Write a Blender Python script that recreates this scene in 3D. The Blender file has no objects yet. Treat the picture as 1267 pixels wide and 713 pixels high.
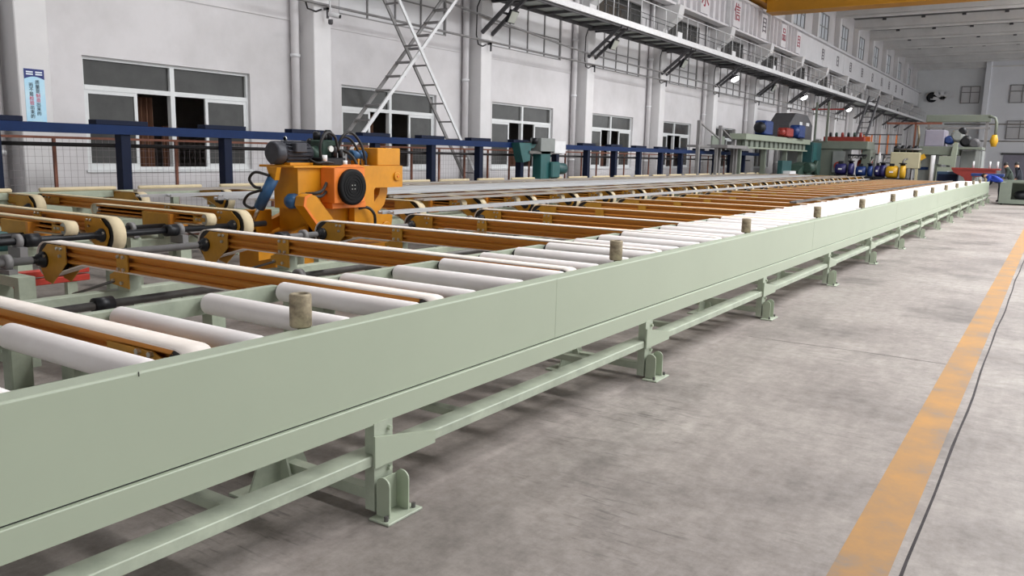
import bpy, math, random
import numpy as np
from mathutils import Vector, Matrix
random.seed(7)
scene = bpy.context.scene
C = scene.collection

# ------------------------------------------------------------------ camera
cx0, cy0 = 633.5, 356.5
v1 = np.array([1311 - cx0, 205.5 - cy0]); v2 = np.array([-924 - cx0, 153.0 - cy0])
fpx = math.sqrt(-(v1 @ v2))
Yc = np.array([*v1, fpx]); Yc /= np.linalg.norm(Yc)
Xc = -np.array([*v2, fpx]); Xc /= np.linalg.norm(Xc)
Zc = np.cross(Xc, Yc)
R = np.stack([Xc, Yc, Zc])
cam_d = bpy.data.cameras.new('camera'); cam = bpy.data.objects.new('camera', cam_d); C.objects.link(cam)
cam_d.sensor_width = 36.0; cam_d.lens = fpx / 1267 * 36.0; cam_d.clip_start = 0.05; cam_d.clip_end = 400
M = Matrix.Identity(4)
for i in range(3):
    M[i][0] = R[i, 0]; M[i][1] = -R[i, 1]; M[i][2] = -R[i, 2]
M.translation = (0, 0, 1.6)
cam.matrix_world = M
scene.camera = cam

# ------------------------------------------------------------------ world, lights, exposure
world = bpy.data.worlds.new('world'); scene.world = world; world.use_nodes = True
bg = world.node_tree.nodes['Background']
bg.inputs['Color'].default_value = (0.97, 0.985, 1.0, 1); bg.inputs['Strength'].default_value = 1.6
scene.view_settings.view_transform = 'Standard'; scene.view_settings.look = 'None'
scene.view_settings.gamma = 1.0; scene.view_settings.use_curve_mapping = False
scene.view_settings.exposure = 0.16
scene.cycles.max_bounces = 6; scene.cycles.diffuse_bounces = 4

ADDED_LAMP_POWER = 200
ADDED_PANEL_POWER = 900
def added_lamp_area(x, y, z):  # light of an added lamp above the view
    d = bpy.data.lights.new('added_lamp_light', 'AREA'); d.shape = 'DISK'; d.size = 1.0; d.energy = ADDED_LAMP_POWER
    d.color = (1.0, 0.985, 0.96); d.spread = math.radians(160)
    o = bpy.data.objects.new('added_lamp_light', d); o.location = (x, y, z); return o

def added_panel_light(y0, y1, x0, x1, z):  # area light below an added roof panel, out of view
    d = bpy.data.lights.new('added_panel_area', 'AREA'); d.shape = 'RECTANGLE'; d.size = x1 - x0; d.size_y = y1 - y0; d.energy = ADDED_PANEL_POWER
    d.color = (0.97, 0.985, 1.0)
    o = bpy.data.objects.new('added_panel_area', d); o.location = ((x0 + x1) / 2, (y0 + y1) / 2, z); return o

# ------------------------------------------------------------------ materials
def lin(c):
    return tuple(((v / 255) / 12.92 if v / 255 <= 0.04045 else ((v / 255 + 0.055) / 1.055) ** 2.4) for v in c)
MATS = {}
def mat(name, rgb, rough=0.5, metal=0.0, var=0.0, scale=3.0, bump=0.0, bscale=40.0, rgb2=None, spec=0.5, stretch=None):
    m = bpy.data.materials.new(name); m.use_nodes = True
    nt = m.node_tree; p = nt.nodes['Principled BSDF']
    c = lin(rgb)
    p.inputs['Base Color'].default_value = (*c, 1); p.inputs['Roughness'].default_value = rough
    p.inputs['Metallic'].default_value = metal; p.inputs['Specular IOR Level'].default_value = spec
    if var > 0 or bump > 0:
        tc = nt.nodes.new('ShaderNodeTexCoord'); src = tc.outputs['Object']
        if stretch:
            mp = nt.nodes.new('ShaderNodeMapping'); mp.inputs['Scale'].default_value = stretch
            nt.links.new(src, mp.inputs['Vector']); src = mp.outputs['Vector']
        if var > 0:
            n = nt.nodes.new('ShaderNodeTexNoise'); n.inputs['Scale'].default_value = scale; n.inputs['Detail'].default_value = 6
            n.inputs['Roughness'].default_value = 0.65
            nt.links.new(src, n.inputs['Vector'])
            r = nt.nodes.new('ShaderNodeValToRGB')
            c2 = lin(rgb2) if rgb2 else tuple(x * (1 - var) for x in c)
            c3 = tuple(min(1, x * (1 + var * 0.5)) for x in c)
            r.color_ramp.elements[0].position = 0.3; r.color_ramp.elements[0].color = (*c2, 1)
            r.color_ramp.elements[1].position = 0.62; r.color_ramp.elements[1].color = (*c3, 1)
            nt.links.new(n.outputs['Fac'], r.inputs['Fac']); nt.links.new(r.outputs['Color'], p.inputs['Base Color'])
        if bump > 0:
            n2 = nt.nodes.new('ShaderNodeTexNoise'); n2.inputs['Scale'].default_value = bscale; n2.inputs['Detail'].default_value = 4
            nt.links.new(src, n2.inputs['Vector'])
            b = nt.nodes.new('ShaderNodeBump'); b.inputs['Strength'].default_value = bump; b.inputs['Distance'].default_value = 0.01
            nt.links.new(n2.outputs['Fac'], b.inputs['Height']); nt.links.new(b.outputs['Normal'], p.inputs['Normal'])
    MATS[name] = m
    return m
def emis(name, rgb, strength):
    m = bpy.data.materials.new(name); m.use_nodes = True
    p = m.node_tree.nodes['Principled BSDF']; c = lin(rgb)
    p.inputs['Base Color'].default_value = (*c, 1); p.inputs['Emission Color'].default_value = (*c, 1); p.inputs['Emission Strength'].default_value = strength
    MATS[name] = m; return m

sage = mat('sage_paint', (163, 172, 152), 0.42, 0, 0.03, 1.2, 0.015, 18)
sage_dirty = mat('sage_paint_dusty', (166, 174, 156), 0.5, 0, 0.22, 5.0, 0.05, 30)
felt = mat('roller_felt', (238, 232, 231), 0.85, 0, 0.02, 3.0, 0.06, 160, rgb2=(230, 222, 220))
belt_m = mat('belt_felt', (230, 221, 214), 0.9, 0, 0.03, 4.0, 0.06, 170, rgb2=(220, 209, 200))
belt_cream = mat('belt_cream', (204, 188, 156), 0.85, 0, 0.10, 7.0, 0.1, 150)
gold = mat('anodised_gold', (204, 134, 50), 0.36, 0.2)
gold_plate = mat('gold_painted_plate', (186, 134, 42), 0.42, 0.05, 0.16, 6.0)
belt_tan = mat('belt_tan_felt', (226, 196, 164), 0.9, 0, 0.05, 4.0, 0.06, 170)
black_m = mat('black_iron', (26, 27, 31), 0.45, 0.3, 0.2, 8)
fan_black = mat('fan_black', (12, 12, 14), .6, spec=0.2)
dark_rubber = mat('dark_rubber', (40, 38, 38), 0.7, 0, 0.2, 8)
steel = mat('bright_steel', (196, 196, 192), 0.3, 0.85, 0.08, 10)
dull_steel = mat('dull_steel', (110, 108, 106), 0.45, 0.6, 0.2, 8)
rust_steel = mat('worn_tube_steel', (158, 146, 122), 0.6, 0.25, 0.35, 14, 0.1, 60, rgb2=(92, 80, 64))
alum = mat('aluminium_profile', (196, 197, 199), 0.34, 0.55, 0.08, 2.0, stretch=(8, .4, 8))
alum2 = mat('aluminium_profile_dull', (158, 150, 142), 0.42, 0.4, 0.12, 2.0, stretch=(8, .4, 8))
mach_yellow = mat('machine_yellow', (202, 134, 14), 0.45, 0, 0.14, 4.0, 0.03, 25)
mach_orange = mat('machine_orange', (224, 122, 42), 0.45, 0, 0.12, 5.0)
cyl_blue = mat('cylinder_blue', (44, 84, 124), 0.4, 0.1, 0.2, 6)
motor_dark = mat('motor_charcoal', (62, 63, 70), 0.5, 0.2, 0.2, 8)
hose_m = mat('hose_rubber', (30, 29, 30), 0.5, 0, 0.2, 20)
green_cast = mat('valve_dark_green', (38, 62, 52), 0.5, 0.1, 0.3, 9)
wall_m = mat('white_wall_paint', (208, 205, 207), 0.85, 0, 0.07, 0.5, 0.06, 12, rgb2=(192, 189, 190))
col_m = mat('column_paint', (214, 212, 213), 0.85, 0, 0.08, 0.8, 0.05, 12)
endwall_m = mat('end_wall_paint', (222, 224, 226), 0.85, 0, 0.08, 0.4)
annex_m = mat('annex_wall_paint', (232, 233, 238), 0.85, 0, 0.04, 0.4)
conc_roof = mat('roof_concrete', (222, 221, 220), 0.9, 0, 0.10, 0.8)
frame_w = mat('white_window_frame', (214, 216, 217), 0.4, 0, 0.05, 8)
glass_d = mat('dark_window_glass', (64, 64, 63), 0.15, 0, 0.25, 2.0, spec=0.3)
frost = mat('frosted_pane', (206, 205, 207), 0.7, 0, 0.06, 1.0)
bar_grey = mat('grey_window_bar', (132, 130, 130), 0.5, 0, 0.1, 8)
room_m = mat('back_room_wall', (150, 142, 136), 0.9, 0, 0.2, 1)
cloth_br = mat('brown_curtain', (118, 84, 66), 0.95, 0, 0.3, 4, stretch=(1, 6, .4))
navy = mat('navy_paint', (16, 40, 82), 0.6, 0, 0.14, 3.0, spec=0.2)
navy_post = mat('navy_post_paint', (14, 24, 48), 0.6, 0, 0.16, 3.0, spec=0.2)
black_rail = mat('black_pipe', (32, 28, 30), 0.4, 0.2, 0.2, 5)
brown_paint = mat('brown_fence_paint', (120, 72, 54), 0.6, 0, 0.25, 8)
wire_m = mat('fence_wire', (140, 130, 134), 0.6, 0.2)
grey_steel = mat('grey_painted_steel', (126, 124, 124), 0.55, 0.1, 0.15, 4)
dark_steel = mat('dark_painted_steel', (78, 77, 80), 0.55, 0.1, 0.15, 4)
light_steel = mat('light_painted_steel', (214, 214, 216), 0.5, 0.0, 0.1, 5)
mint_deck = mat('walkway_underside', (168, 176, 172), 0.6, 0.0, 0.15, 2)
rail_w = mat('railing_white', (196, 196, 198), 0.5, 0.0, 0.1, 5)
girder_m = mat('girder_concrete', (206, 205, 208), 0.8, 0, 0.08, 0.8)
girder_s = mat('girder_steel_white', (216, 213, 216), 0.6, 0, 0.08, 1.5)
red_sign = mat('red_lettering', (150, 28, 54), 0.6)
grey_sign = mat('grey_lettering', (92, 84, 92), 0.6)
crane_y = mat('crane_yellow', (188, 130, 22), 0.5, 0, 0.12, 1.0)
teal = mat('teal_paint', (32, 84, 84), 0.45, 0.05, 0.2, 5)
teal_d = mat('dark_teal_paint', (34, 74, 76), 0.45, 0.05, 0.25, 5)
mach_green = mat('press_grey_green', (112, 119, 108), 0.5, 0, 0.12, 2.0)
mach_green_l = mat('press_pale_green', (140, 148, 132), 0.5, 0, 0.08, 2.0)
mach_grey = mat('cabinet_grey', (128, 132, 130), 0.5, 0, 0.12, 2.0)
cream_m = mat('tank_cream', (186, 180, 150), 0.5, 0, 0.08, 2.0)
blue_m = mat('pump_blue', (24, 52, 108), 0.45, 0.05, 0.2, 5)
indigo = mat('motor_indigo', (36, 34, 88), 0.45, 0.05, 0.2, 5)
red_m = mat('hopper_red', (138, 44, 36), 0.5, 0, 0.15, 4)
red_bar = mat('red_guide_paint', (200, 62, 46), 0.5, 0, 0.15, 6)
orange_rail = mat('railing_orange', (206, 112, 44), 0.5, 0, 0.1, 5)
purple_g = mat('housing_purple_grey', (140, 136, 150), 0.5, 0, 0.1, 3)
yellow_p = mat('pump_yellow', (196, 150, 24), 0.45, 0, 0.14, 4)
skin = mat('skin', (196, 150, 122), 0.6); blue_cloth = mat('blue_workwear', (34, 58, 150), 0.9, 0, 0.15, 12)
dark_cloth = mat('dark_workwear', (38, 42, 52), 0.9, 0, 0.15, 12); green_cloth = mat('olive_workwear', (58, 68, 62), 0.9, 0, 0.15, 12)
hair_m = mat('black_hair', (22, 20, 20), 0.7)
post_navy = mat('poster_navy', (24, 40, 112), 0.5); post_sky = mat('poster_sky', (158, 206, 232), 0.5, 0, 0.12, 3.0, rgb2=(196, 226, 240))
post_white = mat('poster_white', (224, 232, 240), 0.5); post_black = mat('poster_black', (24, 30, 44), 0.5); post_red = mat('poster_red', (222, 70, 96), 0.5)
lamp_on = emis('floodlight_lit', (255, 255, 255), 14)
lamp_disc = emis('lamp_diffuser', (255, 252, 246), 6)
lamp_off = mat('floodlight_glass', (176, 180, 172), 0.25, 0.1)
orange_hang = mat('orange_cloth', (198, 96, 40), 0.9, 0, 0.2, 9)
daylight_pane = bpy.data.materials.new('clerestory_glass'); daylight_pane.use_nodes = True
_nt = daylight_pane.node_tree; _nt.nodes.remove(_nt.nodes['Principled BSDF'])
_t = _nt.nodes.new('ShaderNodeBsdfTranslucent'); _t.inputs['Color'].default_value = (0.62, 0.64, 0.66, 1)
_d = _nt.nodes.new('ShaderNodeBsdfDiffuse'); _d.inputs['Color'].default_value = (0.5, 0.5, 0.52, 1)
_mx = _nt.nodes.new('ShaderNodeMixShader'); _mx.inputs[0].default_value = 0.5
_nt.links.new(_t.outputs[0], _mx.inputs[1]); _nt.links.new(_d.outputs[0], _mx.inputs[2]); _nt.links.new(_mx.outputs[0], _nt.nodes['Material Output'].inputs['Surface'])

def floor_material():
    m = bpy.data.materials.new('concrete_floor'); m.use_nodes = True
    nt = m.node_tree; p = nt.nodes['Principled BSDF']; L = nt.links.new
    tc = nt.nodes.new('ShaderNodeTexCoord')
    def noise(scale, det, vec=None, rough=0.6):
        n = nt.nodes.new('ShaderNodeTexNoise'); n.inputs['Scale'].default_value = scale; n.inputs['Detail'].default_value = det; n.inputs['Roughness'].default_value = rough
        L(vec or tc.outputs['Object'], n.inputs['Vector']); return n.outputs['Fac']
    def ramp(fac, stops):
        r = nt.nodes.new('ShaderNodeValToRGB'); e = r.color_ramp.elements
        e[0].position, e[0].color = stops[0][0], (*lin(stops[0][1]), 1); e[1].position, e[1].color = stops[-1][0], (*lin(stops[-1][1]), 1)
        for s in stops[1:-1]:
            q = e.new(s[0]); q.color = (*lin(s[1]), 1)
        L(fac, r.inputs['Fac']); return r.outputs['Color']
    def mix(a, b, fac, mode='MIX'):
        x = nt.nodes.new('ShaderNodeMix'); x.data_type = 'RGBA'; x.blend_type = mode
        if isinstance(fac, float): x.inputs[0].default_value = fac
        else: L(fac, x.inputs[0])
        L(a, x.inputs[6]); L(b, x.inputs[7]); return x.outputs[2]
    base = ramp(noise(0.55, 8), [(0.3, (128, 120, 116)), (0.47, (156, 147, 142)), (0.68, (174, 166, 160))])
    fine = ramp(noise(9, 8, rough=0.8), [(0.35, (140, 134, 130)), (0.65, (255, 255, 255))])
    col = mix(base, fine, 0.5, 'MULTIPLY')
    # long polishing / drag streaks along the aisle
    mp = nt.nodes.new('ShaderNodeMapping'); mp.inputs['Scale'].default_value = (7, 1.0, 1); mp.inputs['Rotation'].default_value = (0, 0, 0.5)
    L(tc.outputs['Object'], mp.inputs['Vector'])
    streak = ramp(noise(2.2, 8, mp.outputs['Vector'], 0.7), [(0.42, (150, 144, 140)), (0.62, (255, 255, 255))])
    col = mix(col, streak, 0.14, 'MULTIPLY')
    # dark oil stains
    st = ramp(noise(0.7, 7, rough=0.62), [(0.53, (255, 255, 255)), (0.70, (140, 136, 136))])
    col = mix(col, st, 0.7, 'MULTIPLY')
    # tyre scuffs
    mp2 = nt.nodes.new('ShaderNodeMapping'); mp2.inputs['Scale'].default_value = (2.2, 16, 1); mp2.inputs['Rotation'].default_value = (0, 0, 0.35)
    L(tc.outputs['Object'], mp2.inputs['Vector'])
    scuff = noise(1.9, 3, mp2.outputs['Vector'])
    sr = ramp(scuff, [(0.55, (255, 255, 255)), (0.66, (130, 128, 130))])
    msk = nt.nodes.new('ShaderNodeValToRGB'); msk.color_ramp.elements[0].position = 0.52; msk.color_ramp.elements[1].position = 0.66
    L(noise(0.8, 2), msk.inputs['Fac'])
    sfac = nt.nodes.new('ShaderNodeMath'); sfac.operation = 'MULTIPLY'; L(msk.outputs['Color'], sfac.inputs[0]); sfac.inputs[1].default_value = 0.6
    col = mix(col, sr, sfac.outputs[0], 'MULTIPLY')
    L(col, p.inputs['Base Color'])
    rr = nt.nodes.new('ShaderNodeMapRange'); rr.inputs['To Min'].default_value = 0.42; rr.inputs['To Max'].default_value = 0.75
    L(noise(1.2, 5), rr.inputs['Value']); L(rr.outputs['Result'], p.inputs['Roughness'])
    b = nt.nodes.new('ShaderNodeBump'); b.inputs['Strength'].default_value = 0.12; b.inputs['Distance'].default_value = 0.004
    L(noise(30, 6), b.inputs['Height']); L(b.outputs['Normal'], p.inputs['Normal'])
    return m
def stripe_material():
    m = bpy.data.materials.new('worn_yellow_line'); m.use_nodes = True
    nt = m.node_tree; p = nt.nodes['Principled BSDF']; L = nt.links.new
    tc = nt.nodes.new('ShaderNodeTexCoord')
    n = nt.nodes.new('ShaderNodeTexNoise'); n.inputs['Scale'].default_value = 2.2; n.inputs['Detail'].default_value = 10; n.inputs['Roughness'].default_value = 0.7
    L(tc.outputs['Object'], n.inputs['Vector'])
    r = nt.nodes.new('ShaderNodeValToRGB'); e = r.color_ramp.elements
    e[0].position = 0.34; e[0].color = (*lin((128, 114, 102)), 1); e[1].position = 0.64; e[1].color = (*lin((174, 126, 62)), 1)
    q = e.new(0.47); q.color = (*lin((156, 118, 74)), 1)
    L(n.outputs['Fac'], r.inputs['Fac']); L(r.outputs['Color'], p.inputs['Base Color']); p.inputs['Roughness'].default_value = 0.65
    return m
floor_m = floor_material(); stripe_m = stripe_material()
joint_m = mat('joint_filler', (52, 46, 48), 0.9, 0, 0.3, 10)

# ------------------------------------------------------------------ mesh helpers
class MB:
    def __init__(s): s.v = []; s.f = []; s.s = []
    def add(s, vs, fs, smooth=False):
        b = len(s.v); s.v += [tuple(map(float, p)) for p in vs]
        for f in fs:
            s.f.append([b + i for i in f]); s.s.append(smooth)
        return s
    def box(s, x0, x1, y0, y1, z0, z1, c=0.0):
        if c <= 0:
            vs = [(x, y, z) for z in (z0, z1) for y in (y0, y1) for x in (x0, x1)]
            return s.add(vs, [(0, 2, 3, 1), (4, 5, 7, 6), (0, 1, 5, 4), (2, 6, 7, 3), (0, 4, 6, 2), (1, 3, 7, 5)])
        cxm, cym, czm = (x0 + x1) / 2, (y0 + y1) / 2, (z0 + z1) / 2
        hx, hy, hz = (x1 - x0) / 2, (y1 - y0) / 2, (z1 - z0) / 2
        vs = []; idx = {}
        for sx in (-1, 1):
            for sy in (-1, 1):
                for sz in (-1, 1):
                    for ax in range(3):
                        h = [hx - c, hy - c, hz - c]; h[ax] = (hx, hy, hz)[ax]
                        idx[(sx, sy, sz, ax)] = len(vs); vs.append((cxm + sx * h[0], cym + sy * h[1], czm + sz * h[2]))
        fs = []
        for ax in range(3):
            o = [a for a in range(3) if a != ax]
            for sg in (-1, 1):
                q = []
                for a, b in ((-1, -1), (1, -1), (1, 1), (-1, 1)):
                    k = [0, 0, 0]; k[ax] = sg; k[o[0]] = a; k[o[1]] = b; q.append(idx[(*k, ax)])
                if (sg > 0) == (ax == 1): q.reverse()
                fs.append(q)
        for ax in range(3):
            o = [a for a in range(3) if a != ax]
            for a in (-1, 1):
                for b in (-1, 1):
                    q = []
                    for sg, w in ((-1, 0), (1, 0), (1, 1), (-1, 1)):
                        k = [0, 0, 0]; k[ax] = sg; k[o[0]] = a; k[o[1]] = b; q.append(idx[(*k, o[w])])
                    fs.append(q)
        for sx in (-1, 1):
            for sy in (-1, 1):
                for sz in (-1, 1):
                    fs.append([idx[(sx, sy, sz, a)] for a in range(3)])
        return s.add(vs, fs)
    def rev(s, prof, p0, d, n=20, smooth=True):
        d = Vector(d).normalized(); p0 = Vector(p0)
        u = d.orthogonal().normalized(); w = d.cross(u)
        vs = []; fs = []
        for t, r in prof:
            for k in range(n):
                a = 2 * math.pi * k / n
                vs.append(p0 + d * t + (u * math.cos(a) + w * math.sin(a)) * r)
        for i in range(len(prof) - 1):
            for k in range(n):
                k2 = (k + 1) % n
                fs.append((i * n + k, i * n + k2, (i + 1) * n + k2, (i + 1) * n + k))
        s.add(vs, fs, smooth)
        b = len(s.v) - len(vs)
        for ring, rv in ((0, True), (len(prof) - 1, False)):
            if prof[ring][1] > 1e-5:
                f = [b + ring * n + k for k in range(n)]
                if rv: f.reverse()
                s.f.append(f); s.s.append(False)
        return s
    def cyl(s, p0, p1, r, n=16, r1=None, smooth=True):
        d = Vector(p1) - Vector(p0)
        return s.rev([(0, r), (d.length, r if r1 is None else r1)], p0, d, n, smooth)
    def bar(s, p0, p1, w, h=None, up=(0, 0, 1)):
        h = h or w; p0 = Vector(p0); p1 = Vector(p1); d = (p1 - p0).normalized(); up = Vector(up)
        if abs(d.dot(up)) > 0.99: up = Vector((1, 0, 0))
        a = d.cross(up).normalized() * w / 2; b = a.cross(d).normalized() * h / 2
        vs = [p + sa * a + sb * b for p in (p0, p1) for sa, sb in ((-1, -1), (1, -1), (1, 1), (-1, 1))]
        return s.add(vs, [(0, 3, 2, 1), (4, 5, 6, 7), (0, 1, 5, 4), (1, 2, 6, 5), (2, 3, 7, 6), (3, 0, 4, 7)])
    def prism(s, pts, plane, a0, a1):
        def P(u, v, a): return {'xz': (u, a, v), 'yz': (a, u, v), 'xy': (u, v, a)}[plane]
        n = len(pts); vs = [P(u, v, a0) for u, v in pts] + [P(u, v, a1) for u, v in pts]
        ar = sum(pts[i][0] * pts[(i + 1) % n][1] - pts[(i + 1) % n][0] * pts[i][1] for i in range(n))
        fs = [list(range(n)), list(range(2 * n - 1, n - 1, -1))] + [(i, i + n, (i + 1) % n + n, (i + 1) % n) for i in range(n)]
        flip = (ar > 0) != (plane == 'xz')
        if a1 < a0: flip = not flip
        if flip: fs = [list(reversed(f)) for f in fs]
        return s.add(vs, fs)
    def tube(s, path, r, n=8):
        path = [Vector(p) for p in path]; vs = []; fs = []
        pd = None; u = None
        for i, p in enumerate(path):
            d = (path[min(i + 1, len(path) - 1)] - path[max(i - 1, 0)]).normalized()
            if u is None: u = d.orthogonal().normalized()
            else: u = (u - d * u.dot(d)).normalized()
            w = d.cross(u)
            for k in range(n):
                a = 2 * math.pi * k / n; vs.append(p + (u * math.cos(a) + w * math.sin(a)) * r)
        for i in range(len(path) - 1):
            for k in range(n):
                k2 = (k + 1) % n; fs.append((i * n + k, i * n + k2, (i + 1) * n + k2, (i + 1) * n + k))
        s.add(vs, fs, True); b = len(s.v) - len(vs)
        s.f.append([b + k for k in reversed(range(n))]); s.s.append(False)
        s.f.append([b + (len(path) - 1) * n + k for k in range(n)]); s.s.append(False)
        return s
    def loop(s, outer, inner, y0, y1):
        """closed belt in XZ: outer and inner outlines of equal length, between y0 and y1"""
        n = len(outer); vs = []
        for o, y in ((outer, y0), (outer, y1), (inner, y0), (inner, y1)): vs += [(p[0], y, p[1]) for p in o]
        for i in range(n):
            j = (i + 1) % n
        fs = []; fe = []
        for i in range(n):
            j = (i + 1) % n
            fs += [(i, j, n + j, n + i), (2 * n + j, 2 * n + i, 3 * n + i, 3 * n + j)]
            fe += [(j, i, 2 * n + i, 2 * n + j), (n + i, n + j, 3 * n + j, 3 * n + i)]
        b = len(s.v); s.add(vs, fs, True)
        for f in fe: s.f.append([b + i for i in f]); s.s.append(False)
        return s
    def mesh(s, name, mats, off=(0, 0, 0)):
        me = bpy.data.meshes.new(name)
        me.from_pydata([(x - off[0], y - off[1], z - off[2]) for x, y, z in s.v], [], s.f)
        me.polygons.foreach_set('use_smooth', s.s)
        for m in (mats if isinstance(mats, (list, tuple)) else [mats]): me.materials.append(m)
        me.update(); return me

WLOC = {}
def _put(o, parent):
    C.objects.link(o)
    if parent is not None: o.parent = parent
    return o
def thing(name, label, cat, loc=(0, 0, 0), group=None):
    o = bpy.data.objects.new(name, None); o.empty_display_size = 0.1; C.objects.link(o)
    o.location = loc; WLOC[o.name] = Vector(loc)
    o['label'] = label; o['category'] = cat
    if group: o['group'] = group
    return o
def part(name, mb, m, parent, origin=None):
    """mesh in world coordinates made a child of parent; its own origin at parent's"""
    off = WLOC[parent.name]
    o = bpy.data.objects.new(name, mb.mesh(name, m, off)); _put(o, parent)
    WLOC[o.name] = Vector(off); return o
def inst(name, mesh, parent, loc):
    """shared mesh placed at world loc under parent"""
    o = bpy.data.objects.new(name, mesh); _put(o, parent); o.location = Vector(loc) - WLOC[parent.name]
    WLOC[o.name] = Vector(loc); return o
def solo(name, mb, m, label, cat, loc=(0, 0, 0), group=None):
    o = bpy.data.objects.new(name, mb.mesh(name, m, loc)); C.objects.link(o); o.location = loc; WLOC[o.name] = Vector(loc)
    o['label'] = label; o['category'] = cat
    if group: o['group'] = group
    return o
def struct(name, mb, m, loc=(0, 0, 0)):
    o = bpy.data.objects.new(name, mb.mesh(name, m, loc)); C.objects.link(o); o.location = loc; o['kind'] = 'structure'; WLOC[o.name] = Vector(loc); return o
KIDS = {}
def copy_tree(o, loc, label=None, group=None):
    c = o.copy(); C.objects.link(c); c.location = loc; WLOC[c.name] = Vector(loc)
    if label: c['label'] = label
    if group: c['group'] = group
    for ch in o.children:
        k = ch.copy(); C.objects.link(k); k.parent = c
        for g in ch.children:
            h = g.copy(); C.objects.link(h); h.parent = k
    return c
def ordn(n):
    w = ['first', 'second', 'third', 'fourth', 'fifth', 'sixth', 'seventh', 'eighth', 'ninth', 'tenth', 'eleventh', 'twelfth']
    if n <= 12: return w[n - 1]
    suf = 'th' if 10 <= n % 100 <= 20 else {1: 'st', 2: 'nd', 3: 'rd'}.get(n % 10, 'th')
    return f'{n}{suf}'
FONT = None
def text_part(name, txt, m, parent, origin, size, right, up, depth=0.004, align='CENTER'):
    cu = bpy.data.curves.new(name, 'FONT'); cu.body = txt; cu.size = size; cu.extrude = depth / 2; cu.align_x = align; cu.align_y = 'CENTER'
    cu.resolution_u = 2
    t = bpy.data.objects.new('tmp_text', cu); C.objects.link(t)
    dg = bpy.context.evaluated_depsgraph_get()
    me = bpy.data.meshes.new_from_object(t.evaluated_get(dg)); bpy.data.objects.remove(t); bpy.data.curves.remove(cu)
    me.materials.clear(); me.materials.append(m)
    r = Vector(right).normalized(); u = Vector(up).normalized(); n = r.cross(u)
    Mx = Matrix((r, u, n)).transposed()
    me.transform(Mx.to_4x4())
    o = bpy.data.objects.new(name, me); _put(o, parent); o.location = Vector(origin) - WLOC[parent.name]; WLOC[o.name] = Vector(origin)
    return o

# ================================================================== SETTING
XW = -13.5           # inner face of the left wall
Y_END = 95.0
BAY = 5.86
COLS = [6.34 + BAY * k for k in range(-2, 16)]        # near edges of the columns along the left wall
X_R = 15.0           # the hall goes on openly to the right of the aisle

# floor ---------------------------------------------------------------
fl = struct('floor', MB().box(-17.0, X_R, -14, Y_END + 1, -0.2, 0.0), floor_m)
part('lane_stripe', MB().box(-0.585, -0.385, -6, 60, 0.0, 0.0015), stripe_m, fl)
def wavy_strip(x, y0, y1, w, amp, n):
    mb = MB(); vs = []; fs = []
    for i in range(n + 1):
        y = y0 + (y1 - y0) * i / n; dx = amp * (math.sin(y * 1.3) + 0.6 * math.sin(y * 3.1 + 1)); ww = w * (0.8 + 0.4 * random.random())
        vs += [(x + dx - ww / 2, y, 0.0012), (x + dx + ww / 2, y, 0.0012)]
    for i in range(n): fs.append((2 * i, 2 * i + 1, 2 * i + 3, 2 * i + 2))
    return mb.add(vs, fs)
part('floor_joint', wavy_strip(-0.335, -6, 60, 0.014, 0.006, 160), joint_m, fl)
mbj = MB(); vs = []; fs = []
for i in range(31):
    x = -2.2 + i * 0.06 + 0.0; dy = 0.01 * math.sin(x * 4)
    vs += [(x, 7.30 + dy, 0.0012), (x, 7.308 + dy, 0.0012)]
for i in range(30): fs.append((2 * i, 2 * i + 2, 2 * i + 3, 2 * i + 1))
part('floor_joint', mbj.add(vs, fs), joint_m, fl)

# left wall with window openings -----------------------------------------
holes = []
low_w, up_w, cl_w = [], [], []
for k, y0 in enumerate(COLS):
    if 0 < y0 < 60: low_w.append((y0 + 1.26, y0 + 4.62, 1.16, 3.02))
    if 5 < y0 < 88: up_w.append((y0 + 1.2, y0 + 5.0, 4.52, 7.1))
    if 25 < y0 < 90: cl_w.append((y0 + 1.7, y0 + 4.2, 9.25, 10.85))
holes = low_w + up_w + cl_w
def wall_plane(holes, y0, y1, z0, z1, x, depth):
    ys = sorted({y0, y1, *[h[0] for h in holes], *[h[1] for h in holes]})
    zs = sorted({z0, z1, *[h[2] for h in holes], *[h[3] for h in holes]})
    mb = MB(); hs = [(a - 1e-4, b + 1e-4, c - 1e-4, d + 1e-4) for a, b, c, d in holes]
    idx = {}; vs = []
    def V(y, z, xx):
        k = (y, z, xx)
        if k not in idx: idx[k] = len(vs); vs.append((xx, y, z))
        return idx[k]
    fs = []
    for i in range(len(ys) - 1):
        for j in range(len(zs) - 1):
            ym, zm = (ys[i] + ys[i + 1]) / 2, (zs[j] + zs[j + 1]) / 2
            if any(a < ym < b and c < zm < d for a, b, c, d in hs): continue
            fs.append((V(ys[i], zs[j], x), V(ys[i + 1], zs[j], x), V(ys[i + 1], zs[j + 1], x), V(ys[i], zs[j + 1], x)))
            fs.append((V(ys[i], zs[j + 1], x - depth), V(ys[i + 1], zs[j + 1], x - depth), V(ys[i + 1], zs[j], x - depth), V(ys[i], zs[j], x - depth)))
    for a, b, c, d in holes:
        fs += [(V(a, c, x), V(a, c, x - depth), V(b, c, x - depth), V(b, c, x)), (V(a, d, x), V(b, d, x), V(b, d, x - depth), V(a, d, x - depth)),
               (V(a, c, x), V(a, d, x), V(a, d, x - depth), V(a, c, x - depth)), (V(b, c, x), V(b, c, x - depth), V(b, d, x - depth), V(b, d, x))]
    return mb.add(vs, fs)
wl = struct('wall_left', wall_plane(holes, -14, Y_END, 0, 12.0, XW, 0.25), wall_m)
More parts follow.
